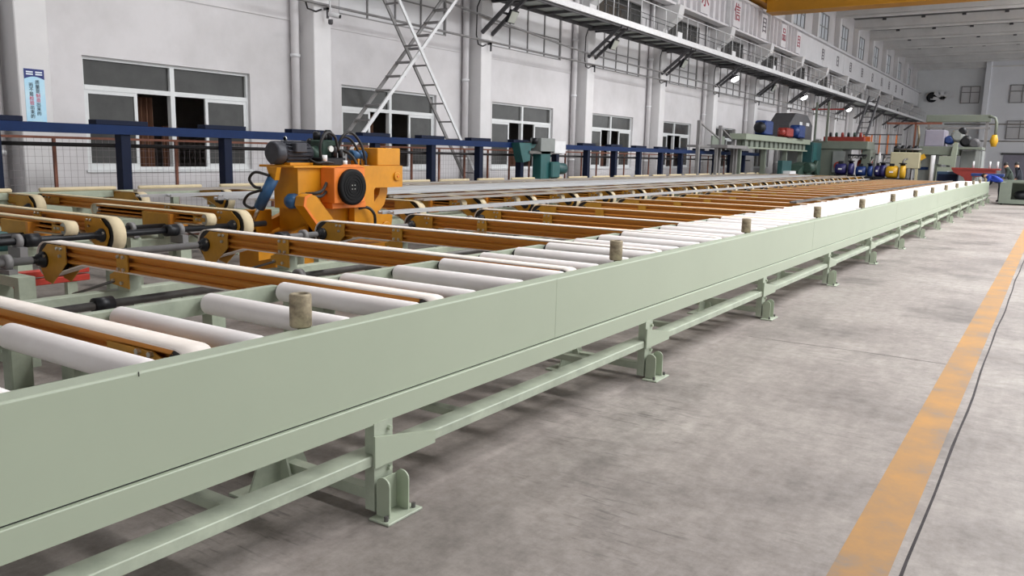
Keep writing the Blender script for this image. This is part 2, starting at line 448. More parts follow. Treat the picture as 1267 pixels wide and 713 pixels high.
# columns (children of the wall): lower shaft to the crane girder, corbel, slimmer upper shaft
col_me = MB().box(0, 0.5, 0, 0.48, 0, 7.2, 0.015).mesh('column', col_m)
corb_me = MB().prism([(0.0, 6.35), (0.55, 6.75), (0.62, 7.2), (0.0, 7.2)], 'xz', 0, 0.48).mesh('corbel', col_m)
ucol_me = MB().box(0, 0.34, 0, 0.44, 7.2, 10.96, 0.01).mesh('upper_column', col_m)
pipe_me = MB().cyl((0, 0, 0), (0, 0, 7.6), 0.085, 14).mesh('downpipe', wall_m)
ring_me = MB().rev([(0, 0.088), (0, 0.102), (0.06, 0.102), (0.06, 0.088)], (0, 0, 0), (0, 0, 1), 14).mesh('pipe_collar', light_steel)
for y0 in COLS:
    if y0 < 0: continue
    c = inst('column', col_me, wl, (XW, y0, 0)); inst('corbel', corb_me, c, (XW + 0.5, y0, 0)); inst('upper_column', ucol_me, wl, (XW, y0 + 0.02, 0))
    dp = inst('downpipe', pipe_me, wl, (XW + 0.12, y0 - 0.17, 0))
    for z in (1.4, 3.45, 5.2): inst('pipe_collar', ring_me, dp, (XW + 0.12, y0 - 0.17, z))
part('wall_ledge', MB().box(XW, XW + 0.02, -14, Y_END, 4.18, 4.24), wall_m, wl)

WN = [0]
def window_root(loc):
    WN[0] += 1
    o = bpy.data.objects.new(f'window_{WN[0]}', None); o.empty_display_size = 0.1; C.objects.link(o); o.location = loc; o['kind'] = 'structure'; WLOC[o.name] = Vector(loc); return o
def fr(mb_list, y0, y1, z0, z1, x0, x1, w):
    """closed rectangular frame as one connected ring"""
    mb = mb_list; o = [(y0, z0), (y1, z0), (y1, z1), (y0, z1)]; i_ = [(y0 + w, z0 + w), (y1 - w, z0 + w), (y1 - w, z1 - w), (y0 + w, z1 - w)]
    vs = [(x0, a, b) for a, b in o] + [(x0, a, b) for a, b in i_] + [(x1, a, b) for a, b in o] + [(x1, a, b) for a, b in i_]
    fs = []
    for a in range(4):
        b = (a + 1) % 4
        fs += [(8 + a, 8 + b, 12 + b, 12 + a), (b, a, 4 + a, 4 + b), (a, b, 8 + b, 8 + a), (4 + b, 4 + a, 12 + a, 12 + b)]
    return mb.add(vs, fs)
for n, (a, b, c, d) in enumerate(low_w):
    w = window_root((XW, (a + b) / 2, c)); xo = XW - 0.12
    m_ = (a + b) / 2; tz = d - 0.27 * (d - c)
    part('frame', fr(MB(), a, b, c, d, xo - 0.05, xo + 0.05, 0.05), frame_w, w)
    part('transom', MB().box(xo - 0.05, xo + 0.055, a + 0.05, b - 0.05, tz - 0.04, tz + 0.04), frame_w, w)
    part('mullion', MB().box(xo - 0.05, xo + 0.057, m_ - 0.045, m_ + 0.045, c + 0.05, d - 0.05), frame_w, w)
    part('pane', MB().box(xo - 0.006, xo, a + 0.05, m_ - 0.045, tz + 0.04, d - 0.05), glass_d, w)
    part('pane', MB().box(xo - 0.006, xo, m_ + 0.045, b - 0.05, tz + 0.04, d - 0.05), glass_d, w)
    q = (b - a) / 4 + 0.1
    for s0, s1 in ((a + 0.05, a + 0.05 + q), (b - 0.05 - q, b - 0.05)):
        sa = part('sash', fr(MB(), s0, s1, c + 0.05, tz - 0.04, xo + 0.005, xo + 0.045, 0.06), frame_w, w)
        part('pane', MB().box(xo + 0.02, xo + 0.026, s0 + 0.06, s1 - 0.06, c + 0.11, tz - 0.1), glass_d, sa)
        part('latch', MB().box(xo + 0.045, xo + 0.06, s1 - 0.045 if s0 < m_ else s0 + 0.015, s1 - 0.015 if s0 < m_ else s0 + 0.045, 1.9, 2.02), light_steel, sa)
    part('sill', MB().box(XW - 0.13, XW + 0.03, a - 0.03, b + 0.03, c - 0.04, c + 0.001), frame_w, w)
for a, b, c, d in up_w:
    w = window_root((XW, (a + b) / 2, c)); xo = XW - 0.05
    part('frame', fr(MB(), a, b, c, d, xo - 0.03, xo + 0.03, 0.035), bar_grey, w)
    part('pane', MB().box(xo - 0.03, xo - 0.02, a + 0.035, b - 0.035, c + 0.035, 5.80), frost, w)
    part('pane', MB().box(xo - 0.03, xo - 0.02, a + 0.035, b - 0.035, 5.84, d - 0.035), glass_d, w)
    part('transom', MB().box(xo - 0.03, xo + 0.025, a + 0.035, b - 0.035, 5.79, 5.85), bar_grey, w)
    for t in (0.25, 0.5, 0.75):
        part('muntin', MB().box(xo - 0.02, xo + 0.02, a + (b - a) * t - 0.014, a + (b - a) * t + 0.014, c + 0.035, d - 0.035), bar_grey, w)
    part('crossbar', MB().box(xo - 0.02, xo + 0.018, a + 0.035, b - 0.035, c + 0.62, c + 0.65), bar_grey, w)
for a, b, c, d in cl_w:
    w = window_root((XW, (a + b) / 2, c)); xo = XW - 0.05
    part('frame', fr(MB(), a, b, c, d, xo - 0.03, xo + 0.03, 0.06), bar_grey, w)
    for t in range(3):
        s0 = a + 0.06 + (b - a - 0.12) * t / 3; s1 = a + 0.06 + (b - a - 0.12) * (t + 1) / 3
        part('pane', MB().box(xo - 0.02, xo - 0.01, s0 + 0.01, s1 - 0.01, c + 0.06, d - 0.06), daylight_pane, w)
        if t: part('muntin', MB().box(xo - 0.03, xo + 0.025, s0 - 0.03, s0 + 0.03, c + 0.06, d - 0.06), bar_grey, w)
    part('crossbar', MB().box(xo - 0.03, xo + 0.022, a + 0.06, b - 0.06, c + 0.75, c + 0.81), bar_grey, w)

# dim store room behind the sliding windows
struct('wall_storeroom', MB().box(-17.0, -16.8, -14, Y_END, 0, 3.8), room_m)
struct('ceiling_storeroom', MB().box(-17.0, XW - 0.25, -14, Y_END, 3.6, 3.8), room_m)
for n, (a, b, c, d) in enumerate(low_w[1:7]):
    for t, (u0, u1) in enumerate(((0.33, 0.47), (0.52, 0.62))):
        mb = MB(); vs = []; fs = []; N = 26; ya, yb = a + (b - a) * u0, a + (b - a) * u1
        for i in range(N + 1):
            y = ya + (yb - ya) * i / N; x = -14.05 + 0.05 * math.sin(i * 1.1)
            vs += [(x, y, 0.0), (x, y, 2.45 - 0.5 * t)]
        for i in range(N): fs.append((2 * i, 2 * i + 2, 2 * i + 3, 2 * i + 1))
        o = solo('storeroom_curtain', mb.add(vs, fs), cloth_br, f'brown {"tall" if t == 0 else "shorter"} curtain hanging behind the {ordn(n + 1)} lower wall window', 'curtain', (-14.05, (ya + yb) / 2, 0), 'curtains in the store room')
        o.modifiers.new('thick', 'SOLIDIFY').thickness = 0.02

# ceiling and roof beams ---------------------------------------------------
ce = struct('ceiling', MB().box(XW - 0.3, X_R, -14, Y_END + 0.3, 11.7, 11.95), mat('roof_slab', (92, 92, 92), 0.9, 0, 0.12, 0.6))  # slab coloured dark to stand in for shade between the beams
bm_poly = [(-0.2, 10.95), (0.2, 10.95), (0.2, 11.07), (0.15, 11.11), (0.15, 11.7), (-0.15, 11.7), (-0.15, 11.11), (-0.2, 11.07)]
beam_me = MB().prism(bm_poly, 'yz', XW, X_R).mesh('roof_beam', conc_roof)
bolt_me = MB().box(-0.12, 0.12, -0.08, 0.08, 11.56, 11.69).mesh('purlin_cleat', dark_steel)
for y0 in COLS:
    b = inst('roof_beam', beam_me, ce, (0, y0 + 0.24, 0))
    if y0 > 50:
        for x in (-11.5, -9.0, -6.5, -4.0): inst('purlin_cleat', bolt_me, b, (x, y0 + 0.24 - 0.3, 0))
added_panel_glow = emis('added_glow_panel', (236, 240, 244), 1.2)  # glowing roof panels added out of view for soft overhead light
for k, y0 in enumerate(COLS[2:11]):
    p = part('added_light_panel', MB().box(0.5, 9.5, y0 + 0.9, y0 + 5.3, 11.66, 11.7), added_panel_glow, ce)
    l = added_panel_light(y0 + 0.9, y0 + 5.3, 0.5, 9.5, 11.64); C.objects.link(l); l.parent = p
# end walls -----------------------------------------------------------------
we = struct('wall_end', MB().box(XW - 0.3, -6.55, Y_END, Y_END + 0.3, 0, 12.0), endwall_m)
struct('wall_right_added', MB().box(X_R, X_R + 0.3, -14.3, -1.0, 0, 12.0), endwall_m)  # unseen wall piece, added to block side light near the camera
# added end wall out of view, blocking light from behind; opening admits some
struct('wall_near_added', MB().prism([(XW - 0.3, 0), (-8.0, 0), (-8.0, 8.0), (13.0, 8.0), (13.0, 0), (X_R + 0.3, 0), (X_R + 0.3, 12.0), (XW - 0.3, 12.0)], 'xz', -14.3, -14.0), endwall_m)
wa = struct('wall_annex', MB().box(-6.55, X_R, 94.3, Y_END + 0.3, 0, 12.0), annex_m)
part('corner_pilaster', MB().box(-7.0, -6.55, 94.1, 95, 0, 12.0), annex_m, wa)
def small_window(x0, x1, z0, z1, y, nx, pane_m):
    w = window_root(((x0 + x1) / 2, y, z0))
    part('pane', MB().box(x0, x1, y - 0.06, y - 0.02, z0, z1), pane_m, w)
    for t in range(nx + 1):
        x = x0 + (x1 - x0) * t / nx; part('muntin', MB().box(x - 0.04, x + 0.04, y - 0.12, y - 0.02, z0, z1), bar_grey, w)
    for z in (z0, z0 + (z1 - z0) * 0.65, z1): part('crossbar', MB().box(x0 - 0.04, x1 + 0.04, y - 0.11, y - 0.025, z - 0.04, z + 0.04), bar_grey, w)
small_window(-9.0, -7.4, 7.6, 9.2, Y_END, 2, frost)
small_window(-4.75, -2.7, 7.55, 9.2, 94.3, 2, frost)
small_window(-4.7, -2.5, 4.1, 5.8, 94.3, 2, frost)
dr = bpy.data.objects.new('door_1', None); C.objects.link(dr); dr.location = (-3.5, 94.3, 0); dr['kind'] = 'structure'; WLOC[dr.name] = Vector((-3.5, 94.3, 0))
part('door_panel', MB().box(-4.7, -2.3, 94.2, 94.3, 0, 2.55), purple_g, dr)
part('lintel', MB().box(-4.9, -2.1, 94.15, 94.3, 2.55, 2.75), dark_steel, dr)

# ================================================================== ROLLER TABLE (nearest)
Y0T, Y1T = -1.6, 40.0
rt = thing('roller_table', 'long sage green roller table with white felt rollers in the foreground', 'conveyor', (-2.4, 2.0, 0))
# outer side beam, C-section with a shallow step where the lower channel is welded on
part('side_beam', MB().prism([(-2.38, 0.526), (-2.38, 0.876), (-2.3825, 0.8805), (-2.387, 0.883), (-2.472, 0.883), (-2.472, 0.866), (-2.40, 0.862), (-2.40, 0.526)], 'xz', Y0T, Y1T), sage, rt)
part('lower_channel', MB().prism([(-2.364, 0.418), (-2.364, 0.516), (-2.3665, 0.5195), (-2.46, 0.520), (-2.46, 0.510), (-2.388, 0.510), (-2.388, 0.428), (-2.46, 0.428), (-2.46, 0.418)], 'xz', Y0T, Y1T), sage, rt)
part('weld_seam', MB().box(-2.398, -2.386, Y0T, Y1T, 0.519, 0.5265), dark_rubber, rt)
# inner rail that carries the far ends of the rollers
ir_poly = [(0.06, 0.765), (0.06, 0.852), (0.0, 0.852), (0.0, 0.842), (0.048, 0.842), (0.048, 0.775), (0.0, 0.775), (0.0, 0.765)]
ir_me = MB().prism(ir_poly, 'xz', 0.10, 1.407 - 0.22).mesh('inner_rail', sage_dirty)      # one length between each pair of belt arms
for k in range(-2, 27): inst('inner_rail', ir_me, rt, (-3.56, 1.815 + 1.407 * k, 0))
# low longitudinal rails
part('low_rail', MB().box(-2.475, -2.36, Y0T, Y1T, 0.232, 0.282, 0.004), sage_dirty, rt)
part('inner_low_rail', MB().box(-3.56, -3.48, Y0T, Y1T, 0.232, 0.282, 0.004), sage_dirty, rt)
part('section_joint', MB().box(-2.3815, -2.378, 1.462, 1.4645, 0.868, 0.883), dark_rubber, rt)
for yj in (4.1, 10.2, 16.3, 22.4): part('section_joint', MB().box(-2.3805, -2.379, yj, yj + .003, 0.527, 0.88), sage_dirty, rt)
# rollers
ROLL = 0.469
roll_me = MB().rev([(0, 0.034), (0, 0.044), (0.006, 0.0505), (0.014, 0.0535), (0.94, 0.0535), (0.948, 0.0505), (0.954, 0.044), (0.954, 0.034)], (0, 0, 0), (1, 0, 0), 28).mesh('roller', felt)
ax_me = MB().cyl((-0.05, 0, 0), (1.03, 0, 0), 0.014, 10).mesh('axle', dull_steel)
cup_me = MB().rev([(0, 0.012), (0, 0.03), (0.018, 0.03), (0.018, 0.012)], (0, 0, 0), (1, 0, 0), 14).mesh('bearing_cup', dark_rubber)
for i in range(-3, 83):
    y = 1.58 + ROLL * i
    if y > Y1T - 0.15 or y < Y0T + 0.2: continue
    r = inst('roller', roll_me, rt, (-3.462, y, 0.826)); r.rotation_euler.x = random.random() * 6
    inst('axle', ax_me, r, (-3.462, y, 0.826))
    if y < 12: inst('bearing_cup', cup_me, r, (-3.485, y, 0.826))
# guide rollers (short upright tubes) along the outer beam
gr_me = MB().rev([(0.012, 0.03), (0, 0.040), (0.006, 0.0445), (0.13, 0.0445), (0.137, 0.041), (0.137, 0.027), (0.09, 0.026), (0.09, 0.0)], (0, 0, 0), (0, 0, 1), 24).mesh('guide_roller', rust_steel)
st_me = MB().cyl((0, 0, -0.02), (0, 0, 0.03), 0.014, 10).mesh('stud', black_m)
tab_me = MB().box(-0.03, 0.03, -0.025, 0.025, -0.012, 0.0).mesh('stud_tab', sage)
for k in range(-1, 14):
    y = 2.25 + 2.86 * k
    if y < Y1T - 0.4:
        g = inst('guide_roller', gr_me, rt, (-2.50, y, 0.884)); inst('stud', st_me, g, (-2.50, y, 0.868)); inst('stud_tab', tab_me, g, (-2.50, y, 0.866))
# support feet
post_u = MB().prism([(-0.055, 0.0), (0.055, 0.0), (0.055, -0.085), (-0.055, -0.085)], 'yz', 0, 0.012).mesh('leg_tab', sage)
chan = MB().prism([(0.0, 0.02), (0.0, 0.40), (-0.012, 0.40), (-0.012, 0.21), (-0.075, 0.21), (-0.075, 0.02)], 'xz', -0.075, -0.063)
leg_me = MB().prism([(-0.055, -0.062), (0.0, -0.062), (0.0, 0.056), (-0.055, 0.056), (-0.055, 0.044), (-0.012, 0.044), (-0.012, -0.050), (-0.055, -0.050)], 'xy', 0.02, 0.425).mesh('leg', sage_dirty)
gus_me = MB().prism([(-0.075, 0.372), (0.34, 0.290), (0.34, 0.228), (-0.075, 0.228)], 'yz', 0.0, 0.014).mesh('splice_plate', sage)
def ubracket():
    pts = [(-0.02, 0.0)]
    side = [(0.0, 0.012), (0.0, 0.155)] + [(0.038 - 0.038 * math.cos(a), 0.155 + 0.036 * math.sin(a)) for a in [math.pi * t / 8 for t in range(1, 8)]] + [(0.076, 0.155), (0.076, 0.012)]
    return side
ub_me = MB().prism(ubracket(), 'xz', -0.004, 0.004).mesh('foot_cheek', sage)
web_me = MB().box(0.0, 0.008, -0.06, 0.06, 0.012, 0.17).mesh('foot_web', sage)
base_me = MB().box(-0.015, 0.10, -0.115, 0.115, 0.0, 0.012, 0.003).mesh('base_plate', sage_dirty)
bolt2_me = MB().cyl((0, 0, 0), (0, 0, 0.022), 0.010, 6, smooth=False).mesh('anchor_bolt', dull_steel)
hb_me = MB().cyl((0, 0, 0), (0.016, 0, 0), 0.012, 6, smooth=False).mesh('hex_bolt', sage)
slot_me = MB().box(0, 0.003, -0.006, 0.006, 0.0, 0.07).mesh('slot', dark_rubber)
cross_me = MB().box(-1.14, 0, -0.03, 0.03, 0.236, 0.276).mesh('cross_member', sage_dirty)
cross2_me = MB().box(-1.14, 0, -0.03, 0.03, 0.06, 0.11).mesh('tie_bar', sage_dirty)
ileg_me = MB().box(-0.04, 0.04, -0.04, 0.04, 0.0, 0.765).mesh('inner_leg', sage_dirty)
ig_me = MB().prism([(-0.13, 0.012), (0.13, 0.012), (0.05, 0.19), (-0.05, 0.19)], 'yz', -0.008, 0.0).mesh('foot_gusset', sage_dirty)
ifoot_me = MB().box(-0.09, 0.09, -0.15, 0.15, 0, 0.012).mesh('foot_plate', sage_dirty)
cf_me = MB().prism([(-0.19, 0.012), (0.19, 0.012), (0.11, 0.20), (-0.11, 0.20)], 'yz', -0.006, 0.006).mesh('centre_foot', sage_dirty)
cp_me = MB().box(-0.10, 0.10, -0.22, 0.22, 0, 0.012).mesh('foot_plate', sage_dirty)
cr2_me = MB().prism([(0.006, 0.012), (0.09, 0.012), (0.03, 0.20), (0.006, 0.20)], 'xz', -0.006, 0.006).mesh('foot_rib', sage_dirty)
for k in range(-1, 14):
    y = 2.59 + 2.835 * k
    if y > Y1T - 0.3: continue
    l = inst('leg', leg_me, rt, (-2.36, y, 0))
    inst('splice_plate', gus_me, l, (-2.356, y, 0))
    inst('hex_bolt', hb_me, l, (-2.36, y + 0.03, 0.385)); inst('hex_bolt', hb_me, l, (-2.36, y + 0.03, 0.20))
    f = inst('base_plate', base_me, rt, (-2.335, y + 0.005, 0))
    inst('foot_web', web_me, f, (-2.345, y, 0)); inst('slot', slot_me, f, (-2.337, y, 0.07))
    inst('foot_cheek', ub_me, f, (-2.345, y - 0.062, 0)); inst('foot_cheek', ub_me, f, (-2.345, y + 0.062, 0))
    inst('anchor_bolt', bolt2_me, f, (-2.265, y - 0.09, 0.012)); inst('anchor_bolt', bolt2_me, f, (-2.265, y + 0.09, 0.012))
    il = inst('inner_leg', ileg_me, rt, (-3.52, y, 0)); inst('foot_plate', ifoot_me, il, (-3.52, y, 0)); inst('foot_gusset', ig_me, il, (-3.47, y, 0))
    cf = inst('centre_foot', cf_me, rt, (-2.95, y - .08, 0)); inst('foot_plate', cp_me, cf, (-2.95, y - .08, 0)); inst('foot_rib', cr2_me, cf, (-2.95, y - .08, 0))
    inst('tie_bar', cross2_me, rt, (-2.38, y - 0.02, 0))
    for t in (0.5, 1.5):
        inst('cross_member', cross_me, rt, (-2.38, y + t * 1.4, 0))
# box section post and truss foot seen between the nearest rollers
part('frame_post', MB().box(-3.55, -3.48, 1.585, 1.675, 0.012, 0.765, 0.006), sage_dirty, rt)
part('frame_post_foot', MB().box(-3.62, -3.40, 1.50, 1.76, 0.0, 0.014), sage_dirty, rt)

# ================================================================== BELT TRANSFER ARMS
def belt_loop(L, zt, rn, rp, th, big=True):
    """outline from the right nose (x=0) to the left pulley (x=-L)"""
    def out(d):
        p = []
        for t in range(9):
            a = math.pi / 2 - math.pi * t / 8; p.append((-rn + (rn - d) * math.cos(a), zt - rn + (rn - d) * math.sin(a)))
        if big:
            p.append((-L + 0.62, zt - 2 * rn + d)); c = (-L + rp, zt - rp)
        else: c = (-L + rp, zt - rp)
        for t in range(15):
            a = -math.pi / 2 - math.pi * t / 14; p.append((c[0] + (rp - d) * math.cos(a), c[1] + (rp - d) * math.sin(a)))
        return p
    return out(0), out(th)
def grooved(hw, b, h):
    q = [(0, 0), (0, .09), (.012, .18), (.042, .19), (.042, .40), (0, .41), (0, .48), (.014, .58), (.042, .59), (.042, .84), (0, .85), (0, 1)]
    s = [(hw - d, b + t * h) for d, t in q]
    return s + [(-y, z) for y, z in reversed(s)]
bolt_s = MB().cyl((0, 0, 0), (0, -0.016, 0), 0.0125, 6, smooth=False)
def local(mb, dx, dy, dz):
    n = MB(); n.v = [(x + dx, y + dy, z + dz) for x, y, z in mb.v]; n.f = mb.f; n.s = mb.s; return n
def make_arm(name, L, zt, hw, bw, rp, detail, foot_x, foot_z, belt_mat, flip=False, rn=0.07, bh=0.128):
    r = thing(name, 'x', 'conveyor arm')
    e = 1 if not flip else -1           # flip: the big pulley is on the right
    def X(mb):
        if not flip: return mb
        n = MB(); n.v = [(-x - L, y, z) for x, y, z in mb.v]; n.f = [list(reversed(f)) for f in mb.f]; n.s = mb.s; return n
    o, i_ = belt_loop(L, zt, rn, rp, 0.008)
    part('belt', X(MB().loop(o, i_, -bw, bw)), belt_mat if (detail or flip) else belt_tan, r)
    part('beam', X(MB().prism(grooved(hw, zt - 0.012 - bh, bh), 'yz', -L + 0.34, -0.10)), gold, r)
    part('slide_strip', X(MB().box(-L + 0.30, -0.08, -hw * 0.9, hw * 0.9, zt - 0.012, zt - 0.008)), dark_rubber, r)
    xl = -L
    poly = [(xl + .44, zt - .014), (xl + .44, zt - .14), (xl + .23, zt - .31), (xl + .13, zt - .29), (xl + .06, zt - .17), (xl + .075, zt - .10), (xl + .19, zt - .014)]
    for sgn in (-1, 1):
        sp = part('side_plate', X(MB().prism(poly, 'xz', sgn * (bw + .004), sgn * (bw + .012))), gold_plate, r)
        if detail and sgn < 0:
            for bx, bz in ((xl + .34, zt - .035), (xl + .39, zt - .035), (xl + .37, zt - .09)):
                part('bolt', X(local(bolt_s, bx, -bw - .012, bz)), steel, sp)
    part('pulley', X(MB().cyl((xl + rp, -bw + .012, zt - rp), (xl + rp, bw - .012, zt - rp), rp - 0.009, 20)), dark_rubber, r)
    bg_ = part('bearing', X(MB().rev([(0, .062), (.018, .062), (.022, .046), (.05, .044), (.055, .03), (.09, .03)], (xl + rp, -bw - .012, zt - rp), (0, -1, 0), 14)), black_m, r)
    if detail:
        for a in (0.6, 2.7):
            part('bolt', X(local(bolt_s, xl + rp + .05 * math.cos(a), -bw - .026, zt - rp + .05 * math.sin(a))), steel, bg_)
    part('nose_roller', X(MB().cyl((-rn, -bw + .012, zt - rn), (-rn, bw - .012, zt - rn), rn - 0.0085, 14)), dark_rubber, r)
    nose = [(-.52, zt - .035), (-.22, zt - .035), (-.08, zt - .075), (-.08, zt - .10), (-.22, zt - .118), (-.52, zt - .118)]
    np_ = part('nose_plate', X(MB().prism(nose, 'xz', -hw - .008, -hw)), gold_plate, r)
    part('nose_plate', X(MB().prism(nose, 'xz', hw, hw + .008)), gold_plate, r)
    if detail:
        for bx in (-.30, -.22): part('bolt', X(local(bolt_s, bx, -hw - .008, zt - .045)), steel, np_)
    b0 = xl + foot_x
    br = [(b0 + .09, zt - .012), (b0 + .22, zt - .012), (b0 + .22, zt - .245), (b0, zt - .225), (b0, zt - .165), (b0 + .09, zt - .125)]
    bp = part('bracket', X(MB().prism(br, 'xz', -hw - .012, -hw - .002)), gold_plate, r)
    if detail:
        for bx, bz in ((b0 + .12, zt - .03), (b0 + .18, zt - .03), (b0 + .12, zt - .115), (b0 + .18, zt - .115), (b0 + .05, zt - .2), (b0 + .15, zt - .21)):
            part('bolt', X(local(bolt_s, bx, -hw - .012, bz)), steel, bp)
        part('tie_rod', X(MB().cyl((b0 + .06, -hw - .02, zt - .205), (b0 - .48, -hw - .02, zt - .36), .010, 8)), dull_steel, r)
    part('foot_block', X(MB().box(b0 + .06, b0 + .2, -hw + .005, hw - .005, foot_z, zt - .125)), sage_dirty, r)
    part('foot_block', X(MB().box(-.9, -.8, -hw + .005, hw - .005, 0.60 if foot_z < 0.7 else foot_z, zt - .125)), sage_dirty, r)
    return r
def place_arms(name, xr, ys, near_limit, labelf, group, **kw):
    protoD = protoS = None
    for n, y in enumerate(ys):
        det = y < near_limit
        src = protoD if det else protoS
        if src is None:
            src = make_arm(name, detail=det, **kw); src.location = (xr, y, 0); WLOC[src.name] = Vector((xr, y, 0)); o = src
            if det: protoD = src
            else: protoS = src
        else: o = copy_tree(src, (xr, y, 0))
        o['label'] = labelf(n); o['group'] = group
P1 = 1.407
ys1 = [1.815 + P1 * k for k in range(0, 27)]
place_arms('belt_arm', -2.545, ys1, 9.5, lambda n: f'orange belt arm between the white rollers, {ordn(n + 1)} from the near end', 'orange belt arms reaching into the roller table',
           L=3.86, zt=0.868, hw=0.05, bw=0.062, rp=0.135, foot_x=0.98, foot_z=0.60, belt_mat=belt_m)
# long arms of the second row: big pulley at their right end
ysL = [4.15 + P1 * k for k in range(0, 25)]
ysL = [y for y in ysL if not (5.9 < y < 8.3)]
place_arms('long_belt_arm', -6.92, ysL, 7.5, lambda n: f'long orange belt arm with big cream pulley, middle row, {ordn(n + 1)} from the near end', 'long orange belt arms of the middle row',
           L=4.1, zt=0.95, hw=0.045, bw=0.06, rp=0.16, foot_x=1.15, foot_z=0.63, belt_mat=belt_cream, flip=True)
# third row beside the blue gantry
ysR = [5.25 + P1 * k for k in range(0, 23)]
place_arms('stub_belt_arm', -10.42, ysR, 0, lambda n: f'rear orange belt arm by the blue gantry posts, {ordn(n + 1)} from the near end', 'orange belt arms beside the blue gantry',
           L=1.0, zt=0.95, hw=0.045, bw=0.06, rp=0.16, foot_x=0.30, foot_z=0.63, belt_mat=belt_cream, flip=True)
# short arms with two small noses
def make_short(detail):
    r = thing('short_belt_arm', 'x', 'conveyor arm'); L, zt, rn, bw, hw = 2.1, 0.93, 0.062, 0.055, 0.042
    o, i_ = belt_loop(L, zt, rn, rn, 0.008, big=False)
    part('belt', MB().loop(o, i_, -bw, bw), belt_cream, r)
    part('beam', MB().prism(grooved(hw, zt - 0.108, 0.096), 'yz', -L + 0.09, -0.2), gold, r)
    for x in (-rn, -L + rn): part('nose_roller', MB().cyl((x, -bw + .01, zt - rn), (x, bw - .01, zt - rn), rn - 0.0085, 14), steel, r)
    part('nose_fork', MB().prism([(-.24, zt - .03), (-.05, zt - .045), (-.05, zt - .08), (-.24, zt - .10)], 'xz', -hw - .008, -hw), gold_plate, r)
    bx = part('gear_box', MB().prism([(-1.05, zt - .03), (-.55, zt - .03), (-.55, zt - .2), (-.6, zt - .2), (-.6, zt - .19), (-1.05, zt - .19)], 'xz', -hw - .05, hw + .05), gold_plate, r)
    part('box_flange', MB().box(-.585, -.545, -hw - .06, hw + .06, zt - .21, zt - .03), gold, bx)
    if detail:
        for q in (-.17, -.12): part('bolt', local(bolt_s, q, -hw - .008, zt - .062), steel, r)
    part('foot_block', MB().box(-.86, -.76, -.04, .04, 0.63, zt - .19), sage_dirty, r)
    return r
ysS = [3.78 + P1 * k for k in range(0, 22)]; ysS = [y for y in ysS if not (5.9 < y < 8.3)]
pr = None
for n, y in enumerate(ysS):
    if pr is None: pr = make_short(True); pr.location = (-7.02, y, 0); o = pr
    else: o = copy_tree(pr, (-7.02, y, 0))
    o['label'] = f'short orange belt arm with boxed drive, middle row, {ordn(n + 1)} from the near end'; o['group'] = 'short orange belt arms of the middle row'

# green frames that carry the arms
def frame_rail(x0, x1, z0, z1, ya, yb, label, step, rail_mat=sage_dirty):
    t = thing('table_frame', label, 'frame', ((x0 + x1) / 2, ya, 0), 'green frames under the belt arms')
    part('rail', MB().box(x0, x1, ya, yb, z0, z1, 0.004), rail_mat, t)
    lm = MB().box(-0.035, 0.035, -0.04, 0.04, 0.0, z0).mesh('leg', sage_dirty); fm = MB().box(-0.08, 0.08, -0.08, 0.08, 0, 0.012).mesh('foot_plate', sage_dirty)
    y = ya + 0.4
    while y < yb:
        l = inst('leg', lm, t, ((x0 + x1) / 2, y, 0)); inst('foot_plate', fm, l, ((x0 + x1) / 2, y, 0)); y += step
    return t
frame_rail(-5.43, -5.33, 0.505, 0.60, 0.4, 40, 'low green rail on legs under the left ends of the front belt arms', 1.407)
frame_rail(-3.46, -3.34, 0.505, 0.60, 0.4, 40, 'low green rail on legs just behind the white rollers', 1.407)
for ya, yb, w in ((1.2, 5.6, 'left of the yellow machine'), (8.3, 38, 'behind the yellow machine')):
    frame_rail(-7.91, -7.78, 0.50, 0.63, ya, yb, f'green rail under the short belt arm gear boxes {w}', 1.6)
    frame_rail(-8.30, -8.12, 0.50, 0.63, ya, yb, f'green rail under the middle of the long belt arms {w}', 1.6)
frame_rail(-10.30, -10.12, 0.50, 0.63, 1.2, 38, 'green rail on legs near the right ends of the rear belt arms', 1.6)
frame_rail(-10.86, -10.66, 0.50, 0.63, 1.2, 38, 'green rail on legs under the rear belt arms', 1.6)
# rear rail with felt pads along the blue gantry
tb = thing('padded_rail', 'sage green rear rail topped with tan felt bars before the blue gantry', 'frame', (-11.2, 4, 0))
part('rail', MB().box(-11.22, -11.12, 0.5, 38, 0.86, 0.95, 0.005), sage_dirty, tb)
part('side_panel', MB().box(-11.2, -11.15, 2.5, 6.4, 0.45, 0.86), sage_dirty, tb)
fb_me = MB().rev([(0, .02), (.01, .03), (1.05, .03), (1.06, .02)], (0, 0, 0), (0, 1, 0), 12).mesh('felt_bar', belt_cream)
for k in range(24): inst('felt_bar', fb_me, tb, (-11.17, 4.2 + 1.407 * k, 0.978))
lg_me = MB().box(-.04, .04, -.05, .05, 0, .86).mesh('leg', sage_dirty)
for k in range(14): inst('leg', lg_me, tb, (-11.17, 2.0 + 2.8 * k, 0))

